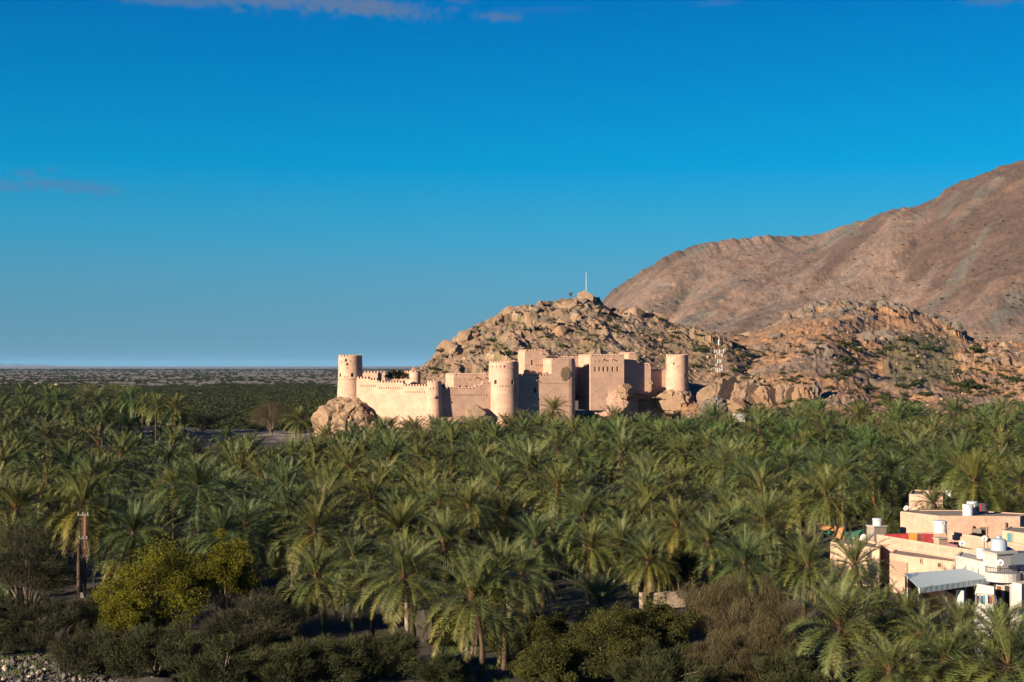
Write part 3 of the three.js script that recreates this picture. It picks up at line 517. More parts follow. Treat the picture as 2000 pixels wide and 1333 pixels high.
// one frond: arching midrib with two rows of stiff leaflets held in a V; x runs outward, y up. e0: starting elevation, bend: how far it arches over
function frondGeo(seed, o) {
  const r = seeded(seed), pos = [], col = [], n = o.n, L = o.len, e0 = o.e0, P = [], T = [];
  let x = 0, y = 0, z = 0; const S = 24, side = range(-0.12, 0.12, r);
  for (let i = 0; i <= S; i++) { const t = i / S, e = e0 - o.bend * t ** 1.35; P.push([x, y, z]); T.push([Math.cos(e), Math.sin(e), side * t]); x += Math.cos(e) * L / S; y += Math.sin(e) * L / S; z += side * t * L / S; }
  const pt_ = (t) => { const k = Math.min(S - 1, Math.floor(t * S)), f = t * S - k; return [0, 1, 2].map((c) => lerp(P[k][c], P[k + 1][c], f)); };
  const tri = (a, b, c, ca, cb, cc) => { pos.push(...a, ...b, ...c); col.push(...ca, ...cb, ...cc); };
  const green = o.green, tip = o.tip, rib = o.rib;
  for (let i = 0; i < S - 2; i += 3) {   // midrib, as a thin ridge
    const a = P[i], b = P[i + 3], w0 = 0.05 * (1 - i / S) + 0.012, w1 = 0.05 * (1 - (i + 3) / S) + 0.008, c = mixc(rib, green, sstep(0.02, 0.28, i / S));
    tri([a[0], a[1] - 0.02, a[2] - w0], [a[0], a[1] - 0.02, a[2] + w0], [b[0], b[1], b[2] - w1], c, c, c); tri([b[0], b[1], b[2] - w1], [a[0], a[1] - 0.02, a[2] + w0], [b[0], b[1], b[2] + w1], c, c, c);
  }
  for (let s = -1; s <= 1; s += 2) for (let i = 0; i < n; i++) {
    const t = 0.13 + 0.87 * ((i + 0.5) / n) ** 0.92, p = pt_(Math.min(t, 0.995)), k = Math.min(S, Math.round(t * S)), d = T[k], up = [-d[1], d[0], 0];
    const len = o.leaf * (0.5 + 0.5 * Math.sin(Math.PI * clamp(0.1 + t * 0.85, 0, 1))) * (1 - 0.45 * t ** 4) * range(0.85, 1.12, r), f = 0.55 + 0.5 * t * t + range(-0.16, 0.16, r), v = o.vee + range(-0.34, 0.34, r), w = o.w * range(0.8, 1.2, r);
    const sp = Math.sqrt(Math.max(0.05, 1 - Math.min(0.9, f * f * 0.6))), q = [0, 1, 2].map((c) => p[c] + len * (d[c] * f * 0.75 + up[c] * v * sp + (c === 2 ? s * sp * (1 - 0.35 * v) : 0)));
    q[1] -= 0.10 * len * len;
    const j = range(0.78, 1.22, r), cb = green.map((c) => c * j), ct = mixc(green, tip, clamp(sstep(o.tip0, 1, t) + range(-0.1, 0.25, r), 0, 1)).map((c) => c * j);
    tri([p[0] - d[0] * w, p[1] - d[1] * w, p[2]], [p[0] + d[0] * w, p[1] + d[1] * w, p[2]], q, cb, cb, ct);
  }
  return cornerMesh(pos, col);
}
const GREEN = [[0.090, 0.114, 0.030], [0.116, 0.132, 0.032], [0.068, 0.096, 0.034]], SILVER = [0.128, 0.150, 0.060], YELLOW = [0.30, 0.225, 0.05], STRAW = [0.22, 0.145, 0.075], RIB = [0.22, 0.135, 0.06];
function frondSet(n, w, seed, gold = 1) {
  const YEL = mixc(GREEN[1], YELLOW, gold);
  const mk = (k, e0, bend, len, leaf, vee, green, tip, tip0) => frondGeo(seed + k, { n, w, e0, bend, len, leaf, vee, green, tip, tip0, rib: RIB });
  return {
    young: [0, 1, 2].map((k) => mk(k, 0, 0.42 + 0.16 * k, 3.7, 0.78, 0.42, mixc(GREEN[k], SILVER, 0.5), SILVER, 0.2)),
    mature: [0, 1, 2].map((k) => mk(10 + k, 0, 1.05 + 0.2 * k, 4.3, 0.88, 0.34, GREEN[k], mixc(GREEN[k], YEL, 0.25), 0.5)),
    old: [0, 1, 2].map((k) => mk(20 + k, 0, 1.0 + 0.14 * k, 4.3, 0.84, 0.26, mixc(GREEN[k], YEL, 0.12), YEL, 0.25 + 0.15 * k)),
    dead: [0, 1].map((k) => mk(30 + k, 0, 0.5, 3.4, 0.40, 0.2, STRAW, STRAW, 0.5)),
  };
}
// where each frond of a crown sits: kind, variant, azimuth, elevation, scale
function crownPlan(seed, nF, nDead) {
  const r = seeded(seed), out = [];
  for (let i = 0; i < nF; i++) {
    const t = (i + 0.5) / nF, el = lerp(1.42, -0.7, t ** 0.95) + range(-0.1, 0.1, r), kind = t < 0.36 ? 'young' : t < 0.76 ? 'mature' : 'old';
    out.push([kind, Math.floor(r() * 3), i * 2.39996 + range(-0.25, 0.25, r), el, (t < 0.12 ? 0.8 : 1) * range(0.9, 1.1, r)]);
  }
  for (let i = 0; i < nDead; i++) out.push(['dead', i % 2, range(0, 6.28, r), range(-1.25, -0.95, r), range(0.75, 1, r)]);
  return out;
}
const crownMatrix = ([, , az, el, s]) => new THREE.Matrix4().makeRotationY(az).multiply(new THREE.Matrix4().makeRotationZ(el)).multiply(new THREE.Matrix4().makeScale(s, s, s)).setPosition(Math.cos(az) * 0.16 * Math.cos(el), 0.25 * Math.sin(el), -Math.sin(az) * 0.16 * Math.cos(el));
function trunkGeo(seed, H, lean) {   // slightly curved, ringed with cut leaf bases, swelling into the crown
  const r = seeded(seed), seg = 10, g = new THREE.CylinderGeometry(1, 1, H, seg, 20, false).translate(0, H / 2, 0), P = g.attributes.position, U = g.attributes.uv, a = range(0, 6.28, r);
  for (let i = 0; i < P.count; i++) {
    const y = P.getY(i), t = y / H, ring = 0.018 * Math.sin(y * 21) + 0.014 * n3(P.getX(i) * 2, y * 4, P.getZ(i) * 2), rad = (0.215 - 0.045 * t + 0.06 * (1 - t) ** 6 + 0.13 * sstep(H - 0.9, H - 0.15, y)) + ring, b = lean * ((t - 1) * t * 1.6 + t * t - 0.0);
    P.setXYZ(i, P.getX(i) * rad + Math.cos(a) * b, y, P.getZ(i) * rad + Math.sin(a) * b); U.setXY(i, U.getX(i), y * 0.8);
  }
  g.computeVertexNormals(); g.userData.top = V(Math.cos(a) * lean, H, Math.sin(a) * lean); return g;
}
const nearSet = frondSet(42, 0.032, 900), plainSet = frondSet(42, 0.032, 930, 0.3), midSet = frondSet(24, 0.058, 950, 0.2), farSet = frondSet(16, 0.09, 980, 0.12);
const trunks = [5, 6.5, 8, 10].flatMap((h, k) => [0, 1].map((j) => trunkGeo(700 + k * 2 + j, h, 0.3 + 0.35 * j)));
const trunkFor = (h, j) => { let b = 0; [5, 6.5, 8, 10].forEach((x, k) => { if (x <= h + 0.8) b = k; }); return trunks[b * 2 + j]; };
function nearTemplate(seed, nF, nDead, set) {
  const g = new THREE.Group();
  for (const f of crownPlan(seed, nF, nDead)) { const m = part('frond', set[f[0]][f[1]], leafMat, g); m.applyMatrix4(crownMatrix(f)); }
  return g;
}
const nearTemplates = [[1, 62, 3, nearSet], [2, 56, 2, plainSet], [3, 60, 5, plainSet], [4, 52, 3, plainSet], [5, 50, 16, nearSet]].map((a) => nearTemplate(...a));
function crownGeo(set, seed, nF, nDead) { return mergeGeometries(crownPlan(seed, nF, nDead).map((f) => set[f[0]][f[1]].clone().applyMatrix4(crownMatrix(f)))); }
const midCrowns = [11, 12, 13, 14, 15, 16].map((s) => crownGeo(midSet, s, [48, 42, 52, 38, 46, 34][s - 11], [1, 3, 0, 10, 2, 16][s - 11])), farCrowns = [21, 22, 23, 24].map((s) => crownGeo(farSet, s, [46, 38, 50, 34][s - 21], [1, 6, 0, 12][s - 21]));

const palms = [];
function planPalm(px, pyCrown, d, wide, o = {}) { const x = xAt(px, d), y = yAt(pyCrown, d), g = groundY(x, d); palms.push({ x, d, y: Math.max(y, g + 1.0), g, s: wide / F * d / 7.6, hero: true, ...o }); }
// palms that can be told apart in the foreground: column, row of the crown's heart, depth, crown width, label
[[632, 1130, 112, 165, 'slim-trunked date palm behind the tamarisks, leftmost of the front row'], [724, 1150, 117, 130, 'half-hidden date palm between the two slim-trunked front palms'], [803, 1128, 108, 200, 'tall date palm with a curved trunk in the middle of the front row'],
  [938, 1172, 103, 225, 'broad date palm with yellow-tipped hanging fronds, left trunk of the front pair'], [985, 1120, 106, 190, 'date palm whose trunk is the right one of the front pair'], [1166, 1182, 113, 190, 'low bushy date palm growing from behind the olive-green tree'], [1262, 1098, 126, 125, 'small date palm with brown skirt above the bit of stone wall'],
  [1328, 1030, 140, 145, 'upright date palm with a bare sunlit trunk above the small palm'], [1460, 1105, 122, 165, 'date palm right behind the brown feathery tree'], [1572, 1108, 121, 150, 'date palm with a stout trunk beside the white-stemmed scrub'], [1150, 1070, 136, 125, 'short date palm with golden lower fronds'],
  [570, 1005, 142, 180, 'date palm with drooping fronds left of the dead-skirted pair'], [388, 955, 152, 185, 'large spreading date palm with hanging fronds above the yellow-green tree'], [155, 990, 142, 180, 'date palm right behind the utility pole'], [492, 1030, 138, 140, 'date palm with one side of fronds hanging in the light'],
  [852, 985, 150, 115, 'date palm with a skirt of dead orange fronds, left of its pair', 4], [922, 990, 148, 125, 'date palm with a skirt of dead orange fronds, right of its pair', 4], [1626, 972, 150, 150, 'single date palm above the orange sunshade on the rooftops'], [1872, 905, 178, 165, 'tall date palm with a clear trunk above the pink house roof'],
  [1634, 1225, 100, 225, 'big date palm left of the corrugated carport'], [1685, 1105, 109, 150, 'date palm in front of the rooftop terrace walls'], [1836, 1290, 95, 200, 'date palm with upright fronds at the bottom of the picture below the carport'], [1962, 1300, 92, 260, 'date palm with orange frond stalks in the bottom right corner'],
  [1763, 1205, 104, 140, 'dark shaded date palm left of the carport posts'], [1945, 1235, 101, 160, 'date palm in front of the white house door'], [1730, 1310, 93, 180, 'arching date palm at the bottom edge left of the upright one'], [1820, 985, 150, 95, 'young date palm behind the pink house roof'], [440, 1045, 133, 150, 'date palm peeping over the yellow-green tree'], [1390, 1060, 131, 130, 'date palm between the bare-trunked palm and the brown feathery tree'], [588, 822, 378, 78, 'tall date palm against the left side of the tower boulder'], [768, 838, 365, 62, 'date palm at the foot of the stepped curtain wall, left of a pair'], [792, 842, 362, 60, 'date palm at the foot of the stepped curtain wall, right of a pair'], [1078, 803, 372, 72, 'tall date palm standing before the arched window of the fort'], [888, 905, 235, 95, 'date palm with a thin bare trunk rising above its neighbours'], [1890, 1228, 100, 150, 'date palm before the carport posts and the white side wall'], [1712, 1200, 106, 150, 'dark date palm left of the carport behind the big one'], [1815, 1235, 99, 130, 'small date palm before the dark carport'], [30, 1060, 126, 150, 'date palm at the left edge beside the dark tamarisk'],
  [255, 1040, 134, 150, 'date palm between the utility pole and the yellow-green tree'], [700, 1090, 128, 120, 'date palm filling the gap behind the slim-trunked palms'], [1060, 1060, 134, 150, 'date palm just right of the front pair, further back']]
  .forEach(([px, py, d, w, label, tpl]) => planPalm(px, py, d, w, { label, tpl }));
const houseZone = (px, d) => (px > 1600 && d > 101 && d < 163 && px > 1600 + (d < 116 ? 130 : 0)) || (px > 1575 && px < 1640 && d > 122 && d < 142);
{ // the grove: jittered rows of palms with a few gaps
  const r = seeded(77);
  for (let d = 126, sp = 6.4; d < 470; d += sp) for (let x = (sp = lerp(6.4, 8.3, sstep(130, 250, d)), -0.40 * d - 30); x < 0.42 * d + 40; x += sp) {
    const X = x + range(-2.3, 2.3, r), Dd = d + range(-2.3, 2.3, r), px = pxOf(X, Dd), far = px < 345 ? 470 : px < 600 ? 332 : px < 740 ? 342 : px < 960 ? 372 : px < 1350 ? 396 : px < 1600 ? 372 : 350;
    const keep = r(), hgt = r(), sz = r(), dd = r();
    if (Dd > far || houseZone(px, Dd) || keep < 0.05 || fbm(X * 0.035 + 5, Dd * 0.035, 2) < -0.38 ) continue;
    if (px > 190 && px < 355 && Dd > 300 && Dd < 350) continue;                                    // clearing before the far left stand
    if (px > 1180 && px < 1240 && Dd > 215 && Dd < 240) continue;
    if (px > 1410 && px < 1470 && Dd > 330) continue;                                  // keeps the white hut in sight
    if (px > 280 && px < 400 && Dd > 380) continue;
    if (palms.some((p) => p.hero && Math.hypot(p.x - X, p.d - Dd) < 4.6)) continue;
    const g = groundY(X, Dd), leftStand = px < 350 && Dd > 345;
    const h = leftStand ? lerp(4.5, 12, hgt) : (px > 1380 && Dd > 270 ? lerp(3.6, 7.4, hgt) : px > 345 && px <= 610 && Dd > 230 ? lerp(2, 5.6, hgt) : px > 600 && px < 1380 && Dd > 300 ? lerp(1.8, lerp(7, 4.2, sstep(300, 370, Dd)), hgt) : lerp(2.2, 8.6, hgt ** 1.3)) + (dd < 0.06 ? 2 : 0);
    const young = dd > 0.87; palms.push({ x: X, d: Dd, g, y: g + (young ? lerp(0.6, 1.8, hgt) : h), s: (young ? lerp(0.6, 0.85, sz) : lerp(0.78, 1.3, sz)) * lerp(1, 1.26, sstep(140, 260, Dd)) });
  }
}
palms.sort((a, b) => (b.s / b.d) - (a.s / a.d) || a.x - b.x);
const heroes = palms.filter((p) => p.hero), inView = (p) => { const px = pxOf(p.x, p.d); return px > -50 && px < 2050; }, others = palms.filter((p) => !p.hero).sort((a, b) => inView(b) - inView(a) || a.d - b.d), NEAR = 64, SINGLE = 300 - heroes.length;
function nameCells(list) {   // labels by row and by the landmark above, counted from the left within each cell
  const above = [[130, 'left of the pole'], [330, 'above the utility pole'], [500, 'above the yellow-green trees'], [640, 'below the dry river bed'], [760, 'below the left round tower'], [880, 'below the stepped curtain wall'], [1010, 'below the middle round tower'], [1140, 'below the front block'], [1260, 'below the six-windowed hall'], [1370, 'below the right round tower'], [1500, 'below the phone mast'], [1640, 'below the boulder row'], [1780, 'above the orange sunshade'], [1900, 'above the pink house'], [9999, 'at the right edge']];
  const rows = [[142, 'front row'], [158, 'second row'], [176, 'third row'], [198, 'fourth row'], [225, 'fifth row'], [999, 'sixth row']], nth = ['first', 'second', 'third', 'fourth', 'fifth', 'sixth', 'seventh', 'eighth', 'ninth', 'tenth', 'eleventh', 'twelfth'], cells = new Map();
  for (const p of list) { const px = pxOf(p.x, p.d), a = above.find((k) => px < k[0])[1], w = rows.find((k) => p.d < k[0])[1], key = `date palm in the ${w} of the grove ${a}`; if (!cells.has(key)) cells.set(key, []); cells.get(key).push(p); }
  for (const [key, ps] of cells) { ps.sort((p, q) => p.x / p.d - q.x / q.d); ps.forEach((p, i) => { p.zone = ps.length > 1 ? `${nth[i]} from left, ${key.replace(' in the', ',').replace(' of the grove', '')}` : key; }); }
}
function addPalm(p, i, near) {
  const t = thing('date_palm', p.label ?? p.zone, 'palm tree', 'date palms of the oasis grove', V(p.x, p.g - 0.1, -p.d)), H = p.y - p.g + 0.1;
  const tg = trunkFor(H, i % 2), tr = part('trunk', tg, barkMat, t), h0 = tg.userData.top.y; tr.scale.set(1, H / h0, 1);
  const top = V(tg.userData.top.x, H - 0.1, tg.userData.top.z);
  if (near) {
    const m = new THREE.Matrix4().compose(top, new THREE.Quaternion().setFromEuler(new THREE.Euler(range(-0.14, 0.14), range(0, 6.28), range(-0.14, 0.14))), V(p.s, p.s * range(0.88, 1.14), p.s)), leaf = leafTints[p.hero && p.d < 116 ? 0 : Math.floor(rnd() * 5)];
    const src = nearTemplates[p.tpl ?? (p.d < 114 && pxOf(p.x, p.d) < 1100 ? 0 : i % 4)].clone(); for (const f of [...src.children]) { f.updateMatrix(); t.add(f); f.material = leaf; f.applyMatrix4(m); }
  } else { const c = part('crown', midCrowns[Math.floor(rnd() * 6)], leafTints[Math.floor(rnd() * 5)], t); c.position.copy(top); c.rotation.set(range(-0.16, 0.16), range(0, 6.28), range(-0.16, 0.16)); c.scale.set(p.s, p.s * range(0.85, 1.2), p.s); }
}
nameCells(others.slice(0, SINGLE));
heroes.forEach((p, i) => addPalm(p, i, true));
others.slice(0, SINGLE).forEach((p, i) => addPalm(p, i, i < NEAR));
{ // the rest of the grove, too many to count
  const rest = others.slice(SINGLE), g = new THREE.Group(); g.name = 'palm_grove'; tag(g, 'mass of date palms filling the far half of the oasis up to the fort', 'palm grove', undefined, 'stuff'); scene.add(g);
  const M = new THREE.Matrix4(), q = new THREE.Quaternion();
  for (let k = 0; k < 4; k++) {
    const mine = rest.filter((_, i) => i % 4 === k), cm = new THREE.InstancedMesh(farCrowns[k], leafMat, mine.length), tm = new THREE.InstancedMesh(trunks[k * 2 % 8], barkMat, mine.length), h0 = trunks[k * 2 % 8].userData.top;
    mine.forEach((p, i) => { const a = range(0, 6.28), H = p.y - p.g; q.setFromAxisAngle(V(0, 1, 0), a); tm.setMatrixAt(i, M.compose(V(p.x, p.g, -p.d), q.clone().identity(), V(1, H / h0.y, 1))); const tn = [range(0.7, 1.12), range(0.8, 1.05), range(0.8, 1.0)]; cm.setColorAt(i, new THREE.Color().setRGB(...tn)); cm.setMatrixAt(i, M.compose(V(p.x + h0.x, p.y, -p.d + h0.z), q, V(p.s, p.s * range(0.9, 1.1), p.s))); });
    cm.name = 'crowns'; tm.name = 'trunks'; for (const o of [cm, tm]) { o.castShadow = o.receiveShadow = true; o.userData.kind = 'stuff'; g.add(o); }
  }
  
}

// ---------------------------------------------------------------- broad-leaved and feathery trees of the foreground
const bushMat = new THREE.MeshPhysicalMaterial({ color: new THREE.Color().setRGB(ALBEDO, ALBEDO, ALBEDO), roughness: 0.85, specularIntensity: 0.25, vertexColors: true, side: THREE.DoubleSide });
const twigMat = std([0.13, 0.10, 0.075], 0.95);
// crown of small leaf faces gathered in clumps round the ends of limbs; unit: metres, base at the origin
function treeGeo(seed, o) {
  const r = seeded(seed), pos = [], col = [], limbs = [], clumps = [];
  for (let i = 0; i < o.clumps; i++) {
    const a = range(0, 6.283, r), u = r(), b = Math.acos(1 - 1.45 * u), k = range(0.5, 1.0, r) * (1 + 0.34 * n2(Math.cos(a) * 1.2 + seed, Math.sin(a) * 1.2 + b)) * (r() < 0.08 ? 1.22 : 1), cx = Math.sin(b) * Math.cos(a) * o.rx * k, cz = Math.sin(b) * Math.sin(a) * o.rx * k, cy = o.h + Math.cos(b) * o.ry * k;
    clumps.push([cx, Math.max(0.3, cy), cz, range(0.55, 1.15, r) * o.clump]);
  }
  clumps.forEach((c, i) => { if (i % 3 === 0) { const f = V(range(-0.3, 0.3, r), o.h * 0.15, range(-0.3, 0.3, r)), m = V(c[0] * 0.45, lerp(o.h * 0.15, c[1], 0.62), c[2] * 0.45); limbs.push(bar(f, m, 0.11 * o.rx / 3, 0.06 * o.rx / 3, 5), bar(m, V(c[0], c[1], c[2]), 0.06 * o.rx / 3, 0.015, 5)); } });
  limbs.push(bar(V(0, -0.4, 0), V(0, o.h * 0.3, 0), 0.2 * o.rx / 3, 0.14 * o.rx / 3, 7));
  const d = V(0, 0, 0), e = V(0, 0, 0), s = V(0, 0, 0);
  for (const c of clumps) {
    const tone = range(0.75, 1.25, r), warm = r();
    for (let i = 0; i < o.leaves; i++) {
      const a = range(0, 6.283, r), b = Math.acos(range(-1, 1, r)), k = c[3] * Math.cbrt(r()), x = c[0] + Math.sin(b) * Math.cos(a) * k * 1.15, y = c[1] + Math.cos(b) * k * 0.8, z = c[2] + Math.sin(b) * Math.sin(a) * k * 1.15;
      d.set(range(-1, 1, r), range(-1, 1, r), range(-1, 1, r)).normalize();
      if (o.kind === 'strand') d.set(x / o.rx * 0.7 + d.x * 0.7, 0.55 + d.y * 0.6, z / o.rx * 0.7 + d.z * 0.7).normalize();
      if (o.kind === 'weep') d.set(x / o.rx * 0.35 + d.x * 0.35, -0.75 + d.y * 0.45, z / o.rx * 0.35 + d.z * 0.35).normalize();
      s.set(range(-1, 1, r), range(-1, 1, r), range(-1, 1, r)).cross(d).normalize();
      const L = o.leaf * range(0.6, 1.3, r), w = o.w * range(0.7, 1.3, r), j = tone * range(0.75, 1.25, r), q = mixc(o.c0, o.c1, clamp(warm * 0.7 + range(-0.1, 0.4, r), 0, 1)).map((v) => v * j);
      pos.push(x - s.x * w, y - s.y * w, z - s.z * w, x + s.x * w, y + s.y * w, z + s.z * w, x + d.x * L, y + d.y * L, z + d.z * L); col.push(...q, ...q, ...q);
      if (o.kind === 'leaf') { pos.push(x + s.x * w, y + s.y * w, z + s.z * w, x + d.x * L + s.x * w, y + d.y * L + s.y * w, z + d.z * L + s.z * w, x + d.x * L, y + d.y * L, z + d.z * L); col.push(...q, ...q, ...q); }
    }
  }
  return { crown: cornerMesh(pos, col), trunk: merge(limbs) };
}
const kinds = {
  sidr: { clumps: 100, leaves: 380, clump: 0.82, leaf: 0.13, w: 0.04, kind: 'chip', c0: [0.088, 0.090, 0.006], c1: [0.13, 0.122, 0.008] },
  olive: { clumps: 105, leaves: 340, clump: 0.82, leaf: 0.14, w: 0.04, kind: 'chip', c0: [0.045, 0.05, 0.012], c1: [0.064, 0.066, 0.015] },
  tamarisk: { clumps: 90, leaves: 230, clump: 0.85, leaf: 0.52, w: 0.016, kind: 'strand', c0: [0.038, 0.041, 0.022], c1: [0.054, 0.052, 0.028] },
  mesquite: { clumps: 90, leaves: 220, clump: 0.85, leaf: 0.42, w: 0.02, kind: 'strand', c0: [0.037, 0.045, 0.018], c1: [0.055, 0.06, 0.024] },
  feathery: { clumps: 130, leaves: 290, clump: 1.0, leaf: 0.5, w: 0.011, kind: 'weep', c0: [0.085, 0.064, 0.034], c1: [0.07, 0.064, 0.03] },
};
function tree(name, kind, px, py, wpx, hpx, d, seed, label) {   // crown centre and half extents in the photograph
  const rx = wpx / F * d, ry = hpx / F * d, x = xAt(px, d), g = groundY(x, d), cy = yAt(py, d) - g, t = thing(name, label, 'tree', undefined, V(x, g, -d));
  const o = treeGeo(seed, { ...kinds[kind], rx, ry, h: Math.max(cy, ry * 0.55), clump: kinds[kind].clump * (0.25 + 0.27 * Math.min(rx, ry)) });
  part('trunk', o.trunk, twigMat, t); part('crown', o.crown, bushMat, t); return t;
}
tree('broadleaf_tree', 'sidr', 318, 1165, 108, 108, 113, 1, 'large yellow-green leafy tree right of the utility pole');
tree('broadleaf_tree', 'sidr', 440, 1128, 58, 70, 115, 2, 'smaller yellow-green tree joined to the large yellow-green one');
tree('broadleaf_tree', 'sidr', 240, 1205, 45, 60, 110, 3, 'low yellow-green bush at the foot of the utility pole');
tree('tamarisk_tree', 'tamarisk', 55, 1120, 78, 88, 116, 4, 'dark tall tamarisk at the left edge before the palms');
tree('tamarisk_tree', 'tamarisk', 110, 1235, 92, 62, 111, 5, 'dark grey-green tamarisk above the stony ground');
tree('tamarisk_tree', 'mesquite', -10, 1225, 70, 70, 112, 6, 'dark shrub cut off by the left picture edge');
tree('mesquite_tree', 'mesquite', 300, 1285, 110, 66, 104, 7, 'thorny grey-green mesquite at the bottom below the yellow-green tree');
tree('mesquite_tree', 'tamarisk', 510, 1235, 92, 68, 108, 8, 'grey feathery shrub right of the yellow-green trees');
tree('mesquite_tree', 'mesquite', 440, 1310, 90, 60, 101, 9, 'grey-green shrub at the bottom edge between two mesquites');
tree('mesquite_tree', 'mesquite', 650, 1300, 100, 56, 102, 10, 'spiky green mesquite below the slim-trunked palm');
tree('mesquite_tree', 'mesquite', 760, 1290, 58, 50, 103, 11, 'spiky green mesquite at the foot of the curved palm trunk');
tree('mesquite_tree', 'mesquite', 200, 1200, 40, 40, 113, 12, 'small shrub beside the foot of the utility pole');
tree('olive_green_tree', 'olive', 1180, 1275, 112, 82, 104, 13, 'large olive-green tree right of the front palm pair');
tree('olive_green_tree', 'olive', 1285, 1240, 62, 58, 108, 14, 'olive-green tree left of the brown feathery tree');
tree('olive_green_tree', 'olive', 1070, 1310, 60, 50, 101, 15, 'low olive-green bush right of the paired palm trunks');
tree('olive_green_tree', 'mesquite', 1300, 1320, 90, 50, 100, 16, 'dull green scrub at the bottom edge below the olive-green trees');
tree('feathery_tree', 'feathery', 1438, 1205, 92, 74, 110, 17, 'brown feathery tree with hanging twigs');
tree('feathery_tree', 'feathery', 1490, 1275, 66, 62, 105, 18, 'brown-green feathery tree lower right of the brown one');
tree('feathery_tree', 'feathery', 1400, 1300, 62, 50, 102, 19, 'brown weeping scrub at the bottom edge below the brown feathery tree');
tree('mesquite_tree', 'mesquite', 1540, 1325, 60, 40, 99, 20, 'dark scrub at the bottom edge left of the big palm');
tree('mesquite_tree', 'mesquite', 570, 1312, 56, 44, 100, 26, 'grey-green mesquite at the bottom edge left of the slim palm trunk');
tree('mesquite_tree', 'mesquite', 865, 1318, 44, 34, 101, 27, 'low spiky mesquite at the bottom edge left of the paired palm trunks');
tree('tamarisk_tree', 'tamarisk', 190, 1285, 70, 46, 105, 28, 'grey tamarisk scrub above the stones beside the thorny mesquite');
tree('mesquite_tree', 'mesquite', 1000, 1262, 42, 34, 113, 29, 'dark low shrub in the shade behind the paired palm trunks');
tree('mesquite_tree', 'mesquite', 880, 1250, 36, 34, 116, 30, 'dark low shrub between the curved palm trunk and the pair');
tree('mesquite_tree', 'mesquite', 560, 1195, 46, 40, 119, 31, 'dark shrub behind the grey feathery shrub');
tree('olive_green_tree', 'olive', 1078, 1242, 42, 40, 113, 32, 'dark olive bush between the paired palms and the low bushy palm');
tree('olive_green_tree', 'olive', 1335, 1110, 26, 30, 130, 21, 'small dark green bush beside the bare sunlit palm trunk');
tree('feathery_tree', 'feathery', 530, 812, 38, 30, 470, 22, 'round brown bare tree beside the dry river bed');
tree('feathery_tree', 'tamarisk', 395, 822, 30, 16, 480, 23, 'grey scrub tree at the edge of the dry river bed');
tree('mesquite_tree', 'mesquite', 345, 818, 16, 16, 450, 24, 'dark green tree closing the far left palm stand');
tree('mesquite_tree', 'mesquite', 775, 736, 22, 11, 438, 25, 'green shrub tree inside the fort walls');
{ const t = thing('bare_tree', 'leafless little tree on the skyline left of the flagpole', 'tree', undefined, at(1115, 584, 566)), r = seeded(5), l = [bar(V(0, -0.5, 0), V(0.1, 0.9, 0), 0.16, 0.1)]; part('trunk', merge(l), twigMat, t); const b = []; for (let i = 0; i < 26; i++) { const a = range(0, 6.28, r), m = V(Math.cos(a) * range(0.3, 0.9, r), range(1.2, 2.2, r), Math.sin(a) * range(0.3, 0.9, r)); b.push(bar(V(0.1, 0.8, 0), m, 0.06, 0.03, 4)); for (let k = 0; k < 4; k++) b.push(bar(m, V(m.x + range(-0.7, 0.7, r), m.y + range(0.1, 1.1, r), m.z + range(-0.7, 0.7, r)), 0.03, 0.012, 3)); } part('branches', merge(b), twigMat, t); }

